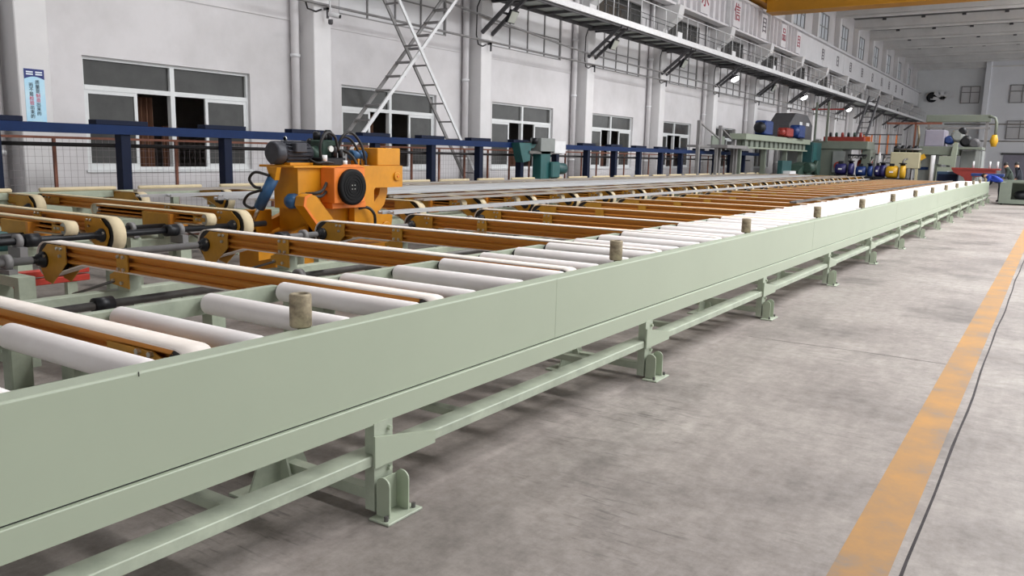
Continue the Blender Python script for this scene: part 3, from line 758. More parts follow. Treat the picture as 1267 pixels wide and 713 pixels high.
# drive shafts
def shaft(x, z, ya, yb, r, label, m, couplings, ped=None):
    t = thing('drive_shaft', label, 'shaft', (x, ya, 0), 'drive shafts under the belt arms')
    part('shaft', MB().cyl((x, ya, z), (x, yb, z), r, 14), m, t)
    cm = MB().rev([(0, r * 1.2), (0, r * 1.9), (.12, r * 1.9), (.12, r * 1.2)], (0, 0, 0), (0, 1, 0), 14).mesh('coupling', black_m)
    for y in couplings: inst('coupling', cm, t, (x, y, z))
    if ped:
        zt, w0, w1 = ped[0], ped[1], ped[2]
        pm = fr_xz(w0, w1, 0.0, zt, 0.058, 0.07).mesh('pedestal', sage_dirty)
        bm = MB().rev([(0, .028), (0, .06), (.045, .06), (.045, .028)], (0, 0, 0), (0, 1, 0), 16).mesh('pillow_bearing', grey_steel)
        bb = MB().box(-.10, .10, -.03, .03, 0, max(0.02, z - zt - .045)).mesh('bearing_foot', grey_steel)
        for y in ped[3]:
            p = inst('pedestal', pm, t, (x, y, 0)); b = inst('pillow_bearing', bm, p, (x, y - .02, z)); inst('bearing_foot', bb, b, (x, y, zt))
    return t
def fr_xz(x0, x1, z0, z1, yw, w):
    """portal pedestal: closed frame in the XZ plane"""
    mb = MB(); o = [(x0, z0), (x1, z0), (x1, z1), (x0, z1)]; i_ = [(x0 + w, z0 + w), (x1 - w, z0 + w), (x1 - w, z1 - w), (x0 + w, z1 - w)]
    vs = [(a, -yw, b) for a, b in o] + [(a, -yw, b) for a, b in i_] + [(a, yw, b) for a, b in o] + [(a, yw, b) for a, b in i_]
    fs = []
    for a in range(4):
        b = (a + 1) % 4
        fs += [(a, b, 4 + b, 4 + a), (8 + b, 8 + a, 12 + a, 12 + b), (b, a, 8 + a, 8 + b), (4 + a, 4 + b, 12 + b, 12 + a)]
    return mb.add(vs, fs)
shaft(-6.27, 0.733, 0.4, 38, 0.03, 'grey drive shaft through the left pulleys of the front belt arms', grey_steel, [2.55 + P1 * k * 2 for k in range(8)], (0.655, -0.12, 0.28, [2.88 + P1 * 2 * k for k in range(12)]))
shaft(-4.92, 0.60, 0.4, 38, 0.026, 'dark shaft lying low under the front belt arms', dull_steel, [2.75, 4.2, 5.6, 7.0], (0.52, -0.12, 0.12, [1.6 + P1 * 2 * k for k in range(12)]))
shaft(-7.68, 0.77, 1.2, 5.7, 0.028, 'dark shaft through the gear boxes of the short belt arms', black_m, [4.5, 5.2], (0.68, -0.08, 0.08, [4.72]))
shaft(-7.08, 0.79, 1.2, 5.9, 0.03, 'dark shaft through the big pulleys of the long belt arms', black_m, [3.4, 4.7], (0.66, -0.1, 0.1, [3.35, 4.85]))

# gear motor under the middle row
gm = thing('gear_motor', 'teal ribbed gear motor on the green rail at the left edge', 'motor', (-7.85, 3.3, 0.63))
part('body', MB().rev([(0, .05), (0.01, .075), (.30, .075), (.31, .05)], (-7.85, 3.1, 0.715), (0, 1, 0), 18), teal_d, gm)
rib = MB().rev([(0, .06), (0, .09), (.014, .09), (.014, .06)], (0, 0, 0), (0, 1, 0), 18).mesh('cooling_rib', teal_d)
for k in range(7): inst('cooling_rib', rib, gm, (-7.85, 3.12 + k * .04, .715))
part('gear_case', MB().box(-7.94, -7.76, 3.41, 3.62, .63, .80, .02), teal, gm)
part('output_shaft', MB().cyl((-7.85, 3.6, .715), (-7.85, 3.75, .715), .03, 12), steel, gm)
part('mount_foot', MB().box(-7.93, -7.77, 3.15, 3.45, .62, .645), teal_d, gm)
# red guide bars
for n, (ya, yb, lab) in enumerate(((1.9, 2.84, 'red guide bar lying on the floor frame left of the shaft pedestal'), (2.98, 3.62, 'red guide bar on the floor frame right of the shaft pedestal'))):
    t = thing('red_guide_bar', lab, 'guide bar', (-6.55, ya, 0), 'red guide bars')
    for z in (.50, .565): part('bar', MB().box(-6.58, -6.50, ya, yb, z, z + .05, .006), red_bar, t)
    part('stand', MB().box(-6.565, -6.515, ya + .1, ya + .18, 0, .5), sage_dirty, t); part('stand', MB().box(-6.565, -6.515, yb - .18, yb - .1, 0, .5), sage_dirty, t)

# ================================================================== ALUMINIUM PROFILES on the belts
def profile_mesh(w, h, L, m):
    s = [(-w / 2, 0), (w / 2, 0), (w / 2, h), (w * .28, h), (w * .28, h * .72), (-w * .28, h * .72), (-w * .28, h), (-w / 2, h)]
    return MB().prism(s, 'xz', 0, L).mesh('aluminium_profile', m)
bundles = [(-6.40, 7.2, 2, .075, .92), (-6.98, 8.35, 2, .07, .936), (-7.6, 8.4, 2, .09, .936), (-8.35, 6.45, 3, .09, .936), (-8.95, 6.75, 1, .11, .936), (-9.40, 6.1, 2, .10, .936), (-9.85, 9.4, 2, .07, .936), (-10.62, 6.55, 2, .09, .936)]
cnt = 0
tot = sum(b[2] for b in bundles)
for bi, (x, y0, n, w, z) in enumerate(bundles):
    for j in range(n):
        cnt += 1
        L = 29 + random.uniform(-1.5, 1.5)
        m = alum if (bi in (0, 3, 4, 5)) else alum2
        me = profile_mesh(w, random.choice((.022, .03, .036)), L, m)
        o = bpy.data.objects.new('aluminium_profile', me); C.objects.link(o)
        zz = 0.869 if bi == 0 else 0.951
        o.location = (x - j * (w + .022), y0 + random.uniform(-.25, .25) + j * .05, zz); o.rotation_euler.z = random.uniform(-.0015, .0035)
        o['label'] = f'long silver aluminium profile on the belts, {ordn(cnt)} counted from the roller table'; o['category'] = 'metal profile'; o['group'] = 'aluminium profiles lying on the belts'

solo('aluminium_profile', MB().prism([(-3.80, .869), (-3.68, .869), (-3.68, .895), (-3.71, .895), (-3.71, .885), (-3.77, .885), (-3.77, .895), (-3.80, .895)], 'xz', 14.4, 39.2), dull_steel, 'dark grey profile lying along the far roller ends on the front belt arms', 'metal profile', (-3.74, 14.4, .869))

# ================================================================== YELLOW STRETCHER HEAD
ym = thing('stretcher_head', 'yellow hydraulic stretcher machine with orange fan cooler and dark motor on top', 'machine', (-7.2, 6.9, 0))
cpoly = [(7.06, .58), (7.69, .58), (7.73, .80), (7.62, .84), (7.42, .84), (7.395, .87), (7.395, 1.12), (7.42, 1.148), (7.915, 1.148), (7.915, 1.412), (7.06, 1.412)]
part('jaw_plate', MB().prism(cpoly, 'yz', -6.97, -6.89), mach_yellow, ym)
part('jaw_plate', MB().prism(cpoly, 'yz', -7.62, -7.54), mach_yellow, ym)
arc = [(7.38, .82)] + [(7.38 + .40 * math.cos(a), 1.15 - .33 * math.cos(math.pi / 2 - a)) for a in [math.pi / 2 - math.pi / 2 * t / 8 for t in range(9)]] + [(7.60, 1.18), (7.55, 1.0), (7.44, .92)]
part('jaw_wedge', MB().prism([(7.40, .80), (7.60, .82), (7.72, .93), (7.78, 1.08), (7.78, 1.17), (7.66, 1.17), (7.62, 1.05), (7.52, .95), (7.40, .93)], 'yz', -7.50, -7.02), mach_yellow, ym)
part('jaw_back', MB().box(-7.56, -6.95, 7.10, 7.36, .60, 1.405, .01), mach_yellow, ym)
part('pin_disc', MB().rev([(0, .055), (.018, .055), (.024, .046)], (-6.89, 7.80, 1.28), (1, 0, 0), 18), mach_yellow, ym)
part('pin', MB().cyl((-6.87, 7.80, 1.28), (-6.855, 7.80, 1.28), .014, 8), mach_orange, ym)
part('pin_disc', MB().rev([(0, .075), (.018, .075), (.024, .062)], (-6.89, 7.60, .66), (1, 0, 0), 18), mach_yellow, ym)
part('top_box', MB().box(-7.30, -6.90, 7.47, 7.885, 1.412, 1.625, .008), mach_yellow, ym)
part('main_body', MB().prism([(6.27, .93), (7.07, .93), (7.07, 1.385), (6.27, 1.385)], 'yz', -7.36, -6.97), mach_yellow, ym)
part('deck_plate', MB().box(-7.50, -6.93, 6.18, 7.06, 1.385, 1.410, .004), mach_yellow, ym)
part('skirt', MB().box(-6.97, -6.80, 6.62, 7.16, .93, .995, .004), mach_orange, ym)
part('lower_body', MB().box(-7.50, -7.02, 6.45, 7.10, .30, .93, .01), mach_yellow, ym)
fb = part('fan_box', MB().box(-6.965, -6.745, 6.60, 7.09, .995, 1.395, .006), mach_orange, ym)
part('fan_shroud', MB().prism([(6.62, 1.395), (6.76, 1.43), (6.98, 1.43), (7.08, 1.395)], 'yz', -6.76, -6.742), mach_orange, fb)
part('fan_rim', MB().rev([(0, .175), (0, .205), (.05, .205), (.05, .175)], (-6.745, 6.85, 1.175), (1, 0, 0), 32), fan_black, fb)
part('fan_back', MB().cyl((-6.745, 6.85, 1.175), (-6.737, 6.85, 1.175), .178, 32), fan_black, fb)
hub = part('fan_hub', MB().rev([(0, .055), (.035, .055), (.04, .045)], (-6.737, 6.85, 1.175), (1, 0, 0), 16), fan_black, fb)
for a in range(4): part('hub_bolt', MB().cyl((-6.70, 6.85 + .03 * math.cos(a * 1.57 + .8), 1.175 + .03 * math.sin(a * 1.57 + .8)), (-6.692, 6.85 + .03 * math.cos(a * 1.57 + .8), 1.175 + .03 * math.sin(a * 1.57 + .8)), .007, 6), steel, hub)
for a in range(7):
    t = a * 2 * math.pi / 7
    part('fan_blade', MB().bar((-6.725, 6.85 + .05 * math.cos(t), 1.175 + .05 * math.sin(t)), (-6.715, 6.85 + .165 * math.cos(t + .25), 1.175 + .165 * math.sin(t + .25)), .075, .006, up=(1, 0, 0)), fan_black, fb)
def torus_ring(x, y, z, R_, r_):
    return MB().rev([(-r_, R_), (0, R_ + r_), (r_, R_), (0, R_ - r_), (-r_, R_)], (x, y, z), (1, 0, 0), 28)
for R_ in (.075, .11, .145): part('guard_ring', torus_ring(-6.694, 6.85, 1.175, R_, .004), fan_black, fb)
# tilting link, pivot, skids
lk = part('link_arm', MB().prism([(6.18, .98), (6.20, 1.08), (6.28, 1.11), (6.38, 1.08), (6.80, .64), (6.82, .52), (6.70, .46), (6.58, .52)], 'yz', -6.93, -6.80), mach_yellow, ym)
part('link_rim', MB().prism([(6.18, .98), (6.20, 1.08), (6.28, 1.11), (6.31, 1.105), (6.23, 1.06), (6.215, .98), (6.60, .55), (6.58, .52)], 'yz', -6.798, -6.785), mach_orange, lk)
part('pivot_motor', MB().rev([(0, .085), (.10, .085), (.14, .06), (.15, 0.0)], (-7.02, 6.30, 1.02), (0, -1, 0), 18), cyl_blue, ym)
part('skid', MB().prism([(5.75, .55), (6.60, .86), (6.60, .50), (5.75, .44)], 'yz', -7.62, -7.54), mach_yellow, ym)
part('skid', MB().prism([(5.75, .52), (6.60, .80), (6.60, .46), (5.75, .40)], 'yz', -7.10, -7.02), mach_yellow, ym)
part('skid_deck', MB().prism([(5.85, .50), (6.62, .72), (6.62, .66), (5.85, .46)], 'yz', -7.54, -7.10), mach_yellow, ym)
part('undercarriage', MB().box(-7.60, -6.98, 5.95, 7.75, .14, .46, .01), mach_yellow, ym)
for x in (-7.62, -6.96):
    for y in (6.25, 7.45): part('wheel', MB().rev([(0, .12), (.01, .13), (.05, .13), (.06, .12)], (x - .03, y, .13), (1, 0, 0), 20), black_m, ym)
part('back_tower', MB().box(-7.66, -7.50, 5.98, 6.35, .46, .90, .008), mach_yellow, ym)
# hydraulic tilt cylinder
cy = part('tilt_cylinder', MB().rev([(0, .05), (.0, .062), (.42, .062), (.43, .045)], (-7.14, 6.08, 1.28), Vector((-7.41, 6.08, .91)) - Vector((-7.14, 6.08, 1.28)), 18), cyl_blue, ym)
part('piston_rod', MB().cyl((-7.385, 6.08, .945), (-7.535, 6.08, .74), .021, 10), steel, cy)
part('rod_eye', MB().rev([(-.03, .03), (-.03, .055), (.03, .055), (.03, .03)], (-7.545, 6.08, .71), (0, 1, 0), 14), gold_plate, cy)
part('cylinder_lug', MB().prism([(-7.22, 1.39), (-7.05, 1.39), (-7.09, 1.25), (-7.16, 1.25)], 'xz', 6.05, 6.11), mach_yellow, ym)
part('rod_bracket', MB().box(-7.60, -7.50, 6.04, 6.12, .46, .70), mach_yellow, ym)
def hose(name, pts, r, par, m=hose_m, n=14):
    P = [Vector(p) for p in pts]; out = []
    P2 = [P[0] * 2 - P[1]] + P + [P[-1] * 2 - P[-2]]
    for i in range(1, len(P2) - 2):
        for t in range(6):
            t /= 6; a, b, c, d = P2[i - 1:i + 3]
            out.append(0.5 * ((2 * b) + (c - a) * t + (2 * a - 5 * b + 4 * c - d) * t * t + (3 * b - a - 3 * c + d) * t ** 3))
    out.append(P[-1]); return part(name, MB().tube(out, r, 8), m, par)
hose('hose', [(-7.14, 6.02, 1.30), (-7.32, 5.98, 1.33), (-7.42, 5.98, 1.25), (-7.36, 6.0, 1.17), (-7.29, 6.02, 1.16)], .016, ym)
hose('hose', [(-7.26, 6.02, 1.14), (-7.44, 5.98, 1.08), (-7.52, 5.98, .98), (-7.45, 6.02, .93), (-7.40, 6.05, .95)], .016, ym)
hose('hose', [(-6.95, 6.36, 1.10), (-6.86, 6.42, 1.11), (-6.85, 6.52, 1.14), (-6.87, 6.60, 1.22)], .018, ym, dark_rubber)
hose('hose', [(-6.96, 6.34, 1.06), (-6.84, 6.40, 1.07), (-6.84, 6.50, 1.08), (-6.88, 6.60, 1.12)], .018, ym, dark_rubber)
part('hose_fitting', MB().cyl((-6.97, 6.33, 1.08), (-6.92, 6.33, 1.08), .035, 6, smooth=False), rust_steel, ym)
hose('hose', [(-6.93, 7.10, .90), (-6.84, 7.22, .92), (-6.80, 7.30, .84), (-6.82, 7.34, .70)], .018, ym)
# electric motor
mo = part('electric_motor', MB().rev([(0, .11), (.02, .128), (.10, .132), (.12, .128), (.12, .118), (.50, .118), (.50, .095), (.54, .09)], (-7.24, 6.14, 1.545), (0, 1, 0), 28), motor_dark, ym)
finm = MB().box(-.004, .004, 0, .34, .112, .136).mesh('cooling_fin', motor_dark)
for a in range(18):
    f = inst('cooling_fin', finm, mo, (-7.24, 6.28, 1.545)); f.rotation_euler.y = a * 2 * math.pi / 18
part('terminal_box', MB().box(-7.16, -7.06, 6.34, 6.50, 1.55, 1.66, .01), motor_dark, mo)
part('lifting_eye', MB().rev([(-.008, .022), (0, .03), (.008, .022), (0, .014), (-.008, .022)], (-7.24, 6.34, 1.70), (0, 1, 0), 16), steel, mo)
part('motor_foot', MB().box(-7.36, -7.10, 6.28, 6.62, 1.410, 1.44, .004), mach_yellow, mo)
part('name_plate', MB().box(-7.118, -7.108, 6.36, 6.44, 1.57, 1.62), rust_steel, mo)
# hydraulic pack: pump, valve blocks, fittings
part('pump_bell', MB().rev([(0, .08), (.10, .10), (.12, .075), (.26, .07), (.30, .05)], (-7.24, 6.68, 1.535), (0, 1, 0), 18), green_cast, ym)
part('oil_tank', MB().box(-7.50, -7.00, 6.66, 7.04, 1.41, 1.50, .01), black_m, ym)
vb = part('valve_block', MB().box(-7.32, -7.12, 6.78, 7.02, 1.50, 1.70, .012), green_cast, ym)
for k, (x, y, z, r, h) in enumerate(((-7.27, 6.84, 1.70, .045, .10), (-7.17, 6.86, 1.70, .035, .07), (-7.22, 6.97, 1.70, .05, .12), (-7.05, 6.90, 1.50, .035, .14), (-7.05, 7.0, 1.50, .03, .10))):
    part('solenoid', MB().rev([(0, r), (h * .8, r), (h, r * .6)], (x, y, z), (0, 0, 1), 12), black_m, vb)
part('pressure_gauge', MB().cyl((-7.02, 6.80, 1.60), (-6.99, 6.80, 1.60), .035, 16), steel, vb)
part('filter', MB().rev([(0, .03), (.02, .055), (.16, .055), (.2, .02)], (-7.40, 6.86, 1.52), (0, 0, 1), 14), black_m, ym)
for k, (p0, p1) in enumerate((((-7.0, 6.70, 1.45), (-7.0, 6.70, 1.53)), ((-7.0, 7.02, 1.41), (-7.0, 7.02, 1.47)))): part('tank_cap', MB().cyl(p0, p1, .03, 12), light_steel, ym)
hose('hose', [(-7.06, 6.70, 1.48), (-7.04, 6.68, 1.66), (-7.04, 6.78, 1.78), (-7.04, 6.90, 1.74), (-7.04, 6.96, 1.58)], .017, ym)
hose('hose', [(-7.10, 7.00, 1.58), (-7.06, 7.04, 1.74), (-7.04, 7.16, 1.80), (-7.02, 7.30, 1.68), (-7.00, 7.36, 1.50), (-6.99, 7.36, 1.42)], .017, ym)
hose('hose', [(-7.14, 7.02, 1.62), (-7.12, 7.12, 1.74), (-7.10, 7.24, 1.70), (-7.06, 7.32, 1.55), (-7.04, 7.32, 1.42)], .015, ym)
hose('hose', [(-7.20, 7.02, 1.56), (-7.10, 7.10, 1.58), (-7.02, 7.16, 1.52), (-6.98, 7.20, 1.42)], .018, ym)
hose('hose', [(-7.12, 6.58, 1.48), (-7.02, 6.60, 1.44), (-6.98, 6.70, 1.45), (-6.96, 6.80, 1.44)], .014, ym)
part('clamp_cylinder', MB().rev([(0, .04), (0, .062), (.22, .062), (.24, .05)], (-7.10, 7.22, 1.53), (0, 1, 0), 18), cyl_blue, ym)
part('cylinder_saddle', MB().box(-7.16, -7.04, 7.28, 7.36, 1.405, 1.49), mach_yellow, ym)

# ================================================================== BLUE GANTRY RAIL + MESH FENCE
XG = -11.5
bgn = thing('blue_gantry_rail', 'navy blue beam on posts running along the window wall', 'gantry', (XG, 7, 0))
part('beam', MB().prism([(-11.40, 1.735), (-11.40, 1.865), (-11.58, 1.865), (-11.58, 1.845), (-11.43, 1.845), (-11.43, 1.755), (-11.58, 1.755), (-11.58, 1.735)], 'xz', 1.0, 37.5), navy, bgn)
GP = [7.02 + 1.787 * k for k in range(-2, 17)]
gp_me = MB().box(-.09, .07, -.075, .075, 0, 1.735, .004).mesh('post', navy_post); gc_me = MB().box(-.10, .095, -.40, .40, 1.866, 1.935, .004).mesh('cap_plate', navy_post)
gb_me = MB().box(-.12, .12, -.12, .12, 0, .015).mesh('base_plate', navy_post)
for y in GP:
    if y < 37: p = inst('post', gp_me, bgn, (XG, y, 0)); inst('base_plate', gb_me, p, (XG, y, 0)); inst('cap_plate', gc_me, bgn, (XG, y - .05, 0))
br = thing('black_guide_pipe', 'thin black pipe running level just below the navy beam', 'pipe', (-11.66, 7, 0))
part('pipe', MB().cyl((-11.66, 1, 1.585), (-11.66, 37, 1.52), .028, 10), black_rail, br)
cl_me = MB().box(-.05, .12, -.02, .02, -.03, .03).mesh('pipe_clip', black_rail)
for n_, y in enumerate(GP):
    if 1.2 < y < 36.8: inst('pipe_clip', cl_me, br, (-11.66, y, 1.585 - .065 * (y - 1) / 36))
fn = thing('mesh_fence', 'brown framed wire mesh safety fence below the white wall windows', 'fence', (-12.1, 7, 0))
part('top_rail', MB().box(-12.12, -12.08, 1, 37, 1.655, 1.69), brown_paint, fn)
part('bottom_rail', MB().box(-12.12, -12.08, 1, 37, 0.10, 0.135), brown_paint, fn)
fp_me = MB().box(-.02, .02, -.02, .02, 0, 1.66).mesh('fence_post', brown_paint); ff_me = MB().box(-.05, .05, -.05, .05, 0, .01).mesh('post_foot', brown_paint)
y = 1.4
while y < 37: p = inst('fence_post', fp_me, fn, (-12.1, y, 0)); inst('post_foot', ff_me, p, (-12.1, y, 0)); y += .985
mbw = MB()
z = 0.2
while z < 1.64: mbw.box(-12.1015, -12.0985, 1.4, 36.8, z - .0015, z + .0015); z += 0.1
y = 1.45
while y < 36.8: mbw.box(-12.1010, -12.0990, y - .0015, y + .0015, .13, 1.655); y += .1
wm = part('wire_mesh', mbw, wire_m, fn); wm['kind'] = 'stuff'

# teal trolley hanging on the gantry
tt = thing('teal_trolley', 'teal motor trolley with grey and white control boxes on the navy beam', 'trolley', (-11.25, 18.2, .95))
part('carriage', MB().box(-11.70, -11.20, 17.75, 19.3, 1.866, 1.90, .005), dull_steel, tt)
part('hanger', MB().prism([(17.15, 1.86), (17.95, 1.86), (17.85, 1.75), (17.7, 1.73), (17.66, 1.42), (17.35, 1.38), (17.25, 1.6)], 'yz', -11.38, -11.15), teal, tt)
part('column_plate', MB().box(-11.38, -11.12, 18.15, 18.62, .96, 1.80, .01), teal, tt)
part('gear_case', MB().box(-11.34, -11.02, 18.55, 18.98, .98, 1.40, .03), teal, tt)
part('motor', MB().rev([(0, .13), (.03, .155), (.4, .155), (.45, .12)], (-11.16, 18.95, 1.22), (0, 1, 0), 20), teal_d, tt)
part('drive_wheel', MB().cyl((-11.2, 18.80, 1.0), (-11.05, 18.80, 1.0), .09, 16), black_m, tt)
part('guide_roller', MB().cyl((-11.1, 17.8, 1.84), (-11.1, 17.8, 1.99), .08, 16), black_m, tt)
part('cross_arm', MB().box(-11.3, -11.12, 17.6, 19.2, 1.60, 1.67), dull_steel, tt)
part('control_box', MB().box(-11.38, -11.05, 18.02, 18.72, 1.66, 2.0, .01), mach_grey, tt)
part('white_box', MB().box(-11.36, -11.08, 18.76, 19.34, 1.62, 1.94, .01), light_steel, tt)

# ================================================================== WALL FITTINGS
# slogan poster on the first column
po = thing('slogan_poster', 'blue and white vertical slogan poster with Chinese lettering on the white column', 'poster', (-12.99, 6.56, 1.85))
px_ = -12.995
part('board', MB().box(-13.0, px_, 6.42, 6.715, 1.86, 2.68), post_sky, po)
hd = [(6.42, 2.68), (6.715, 2.68), (6.715, 2.53)] + [(6.715 - .295 * t / 8, 2.53 + .04 * math.sin(math.pi * t / 8)) for t in range(1, 8)] + [(6.42, 2.53)]
part('header', MB().prism(hd, 'yz', px_, px_ + .002), post_navy, po)
for y_ in (6.45, 6.585):
    for z_ in (2.625, 2.592): part('header_line', MB().box(px_ + .002, px_ + .003, y_, y_ + .10, z_, z_ + .02), post_white, po)
part('footer', MB().box(px_, px_ + .002, 6.435, 6.70, 1.875, 1.905), post_black, po)
for txt, yy, zz in (('质量是制造出来的', 6.605, 2.485), ('而不是检验出来的', 6.51, 2.44)):
    for i, ch in enumerate(txt):
        text_part('character', ch, post_red if i in (3, 4) else post_black, po, (px_ + .004, yy, zz - i * .066), .068, (0, 1, 0), (0, 0, 1), .002)
# security camera
cc = thing('security_camera', 'small white security camera hanging from the second column', 'camera', (-12.85, 12.45, 4.1))
part('bracket', MB().tube([(-13.0, 12.40, 4.62), (-12.86, 12.40, 4.62), (-12.80, 12.45, 4.60), (-12.80, 12.47, 4.35)], .018, 8), light_steel, cc)
part('housing', MB().rev([(0, .04), (.01, .05), (.22, .05), (.23, .04)], (-12.80, 12.42, 4.33), (.9, .5, -.25), 14), light_steel, cc)
part('lens', MB().cyl((-12.60, 12.53, 4.275), (-12.58, 12.54, 4.27), .036, 14), black_m, cc)
part('junction_box', MB().rev([(0, .05), (.08, .05), (.1, .03)], (-12.80, 12.47, 4.22), (0, 0, -1), 12), dark_steel, cc)
# cable pipes along the columns
def sag(ya, yb, za, zb, s, x=-12.93, n=14): return [(x, ya + (yb - ya) * t / n, za + (zb - za) * t / n - s * 4 * (t / n) * (1 - t / n)) for t in range(n + 1)]
def cable(label, pts, r, m=grey_steel):
    o = thing('cable_pipe', label, 'pipe', pts[0]); part('pipe', MB().tube(pts, r, 8), m, o); return o
cable('lower grey cable pipe strung along the white columns', sag(11.0, 62, 4.52, 4.45, .02, n=40), .028)
cable('upper grey cable pipe strung along the white columns', sag(12.0, 24.1, 5.55, 4.78, .05) + sag(24.4, 62, 4.78, 4.70, .03), .03)
for k, y0 in enumerate(COLS):
    if 10 < y0 < 60:
        b = thing('cable_bracket', f'small L-shaped cable bracket on the {ordn(k - 1)} white column from the near end', 'bracket', (-13.0, y0 + .3, 4.4), 'cable brackets on the columns')
        part('arm', MB().box(-13.0, -12.88, y0 + .27, y0 + .31, 4.42, 4.47), dark_steel, b); part('hook', MB().box(-12.92, -12.88, y0 + .27, y0 + .31, 4.25, 4.47), dark_steel, b)
        part('loop_cable', MB().tube([(-12.98, y0 - .05, 5.6), (-12.95, y0 - .28, 5.3), (-12.95, y0 - .3, 4.6), (-12.96, y0 - .2, 4.38), (-12.99, y0 + .05, 4.36), (-12.99, y0 + .2, 4.42)], .018, 6), black_rail, b)
# floodlights -----------------------------------------------------------------
# walkway on brackets
wk = thing('maintenance_walkway', 'white edged steel walkway with railing bracketed high on the columns', 'walkway', (-12.4, 20, 5.64))
YW0, YW1 = 13.0, 93.0
part('deck', MB().box(-13.0, -11.84, YW0, YW1, 5.66, 5.70), mint_deck, wk)
part('edge_channel', MB().box(-11.84, -11.78, YW0, YW1, 5.62, 5.80, .004), light_steel, wk)
part('inner_stringer', MB().box(-12.92, -12.86, YW0, YW1, 5.56, 5.66), dark_steel, wk)
part('outer_stringer', MB().box(-11.92, -11.86, YW0, YW1, 5.56, 5.66), dark_steel, wk)
cr_me = MB().box(-1.0, 0, -.03, .03, 5.58, 5.655).mesh('cross_bar', dark_steel)
y = YW0 + .2
while y < 60: inst('cross_bar', cr_me, wk, (-11.88, y, 0)); y += .98
part('top_rail', MB().cyl((-11.81, YW0, 6.58), (-11.81, YW1, 6.58), .018, 8), rail_w, wk)
part('mid_rail', MB().cyl((-11.81, YW0, 6.2), (-11.81, YW1, 6.2), .014, 8), dark_steel, wk)
rp_me = MB().cyl((0, 0, 5.8), (0, 0, 6.58), .018, 8).mesh('railing_post', rail_w)
y = YW0 + .35
while y < 70: inst('railing_post', rp_me, wk, (-11.81, y, 0)); y += .99
rp2 = MB()
while y < YW1: rp2.cyl((-11.81, y, 5.8), (-11.81, y, 6.58), .018, 6); y += .99
o = part('railing_post', rp2, rail_w, wk); o['kind'] = 'stuff'
part('back_rail', MB().cyl((-12.85, 24.6, 6.45), (-12.85, 60, 6.45), .014, 8), dark_steel, wk)
bp_me = MB().cyl((0, 0, 5.7), (0, 0, 6.45), .014, 6).mesh('back_post', dark_steel)
y = 24.9
while y < 60: inst('back_post', bp_me, wk, (-12.85, y, 0)); y += .99
toe_me = MB().box(-.006, .006, 0, .42, 5.80, 6.0).mesh('toe_plate', light_steel)
for y0 in COLS:
    if 20 < y0 < 60: inst('toe_plate', toe_me, wk, (-11.815, y0 + 4.4, 0))
dg_me = MB().bar((0, 0, 4.70), (1.12, 0, 5.60), .07, .09).mesh('diagonal_brace', dark_steel)
ct_me = MB().box(0, 1.18, -.045, .045, 5.52, 5.60).mesh('bracket_arm', dark_steel)
fl_i = 0
for k, y0 in enumerate(COLS):
    if y0 > 12 and y0 < 92:
        for dy in (.02, .46):
            inst('diagonal_brace', dg_me, wk, (-13.0, y0 + dy, 0)); inst('bracket_arm', ct_me, wk, (-13.0, y0 + dy, 0))
        if y0 < 66:
            lit = round((y0 - 18.06) / BAY) in (3, 5, 7)
            num = round((y0 - 18.06) / BAY) + 1
            if num < 1: continue
            f_ = thing('floodlight', f'{"lit" if lit else "unlit"} floodlight under the walkway bracket of the {ordn(num)} bracketed column in view', 'floodlight', (-12.25, y0 + .24, 5.1), 'floodlights under the walkway')
            
            part('yoke', MB().bar((-12.25, y0 + .04, 5.24), (-12.25, y0 + .44, 5.24), .05, .03), dark_steel, f_)
            part('housing', MB().box(-12.42, -12.08, y0 + .06, y0 + .42, 5.02, 5.10, .01), black_m, f_)
            part('stem', MB().box(-12.28, -12.22, y0 + .20, y0 + .28, 5.09, 5.26), dark_steel, f_)
            if lit: part('lamp_glass', MB().rev([(0, .18), (.03, .18), (.10, .13), (.13, 0.0)], (-12.25, y0 + .24, 5.02), (0, 0, -1), 18), lamp_on, f_)
            else: part('lamp_glass', MB().box(-12.395, -12.105, y0 + .09, y0 + .39, 5.010, 5.02), lamp_off, f_)
            f_.rotation_euler.y = math.radians(-62 if not lit else -30)

# ladders ----------------------------------------------------------------------
def ladder(name, label, p_lo, p_hi, width, n, tread, m1, m2):
    t = thing(name, label, 'ladder', (p_lo[0] + width / 2, p_lo[1], 0))
    lo, hi = Vector(p_lo), Vector(p_hi); wv = Vector((width, 0, 0))
    part('stile', MB().bar(lo, hi, .035, .075), m1, t); part('stile', MB().bar(lo + wv, hi + wv, .035, .075), m2, t)
    for i in range(n):
        a = lo + (hi - lo) * ((i + .7) / n)
        part('rung', MB().box(a.x + .01, a.x + width - .01, a.y - (.09 if tread else .025), a.y + (.09 if tread else .025), a.z - .02, a.z + .015), m1, t)
    return t
ladder('stair_ladder', 'grey steel step ladder climbing right to the walkway behind the yellow machine', (-12.75, 10.95, 0.0), (-12.75, 16.55, 5.66), .45, 17, True, grey_steel, light_steel)
ladder('lean_ladder', 'light grey ladder leaning left across the other ladder, feet behind the blue beam', (-12.55, 17.55, 0.0), (-12.55, 13.15, 5.66), .40, 14, False, grey_steel, light_steel)

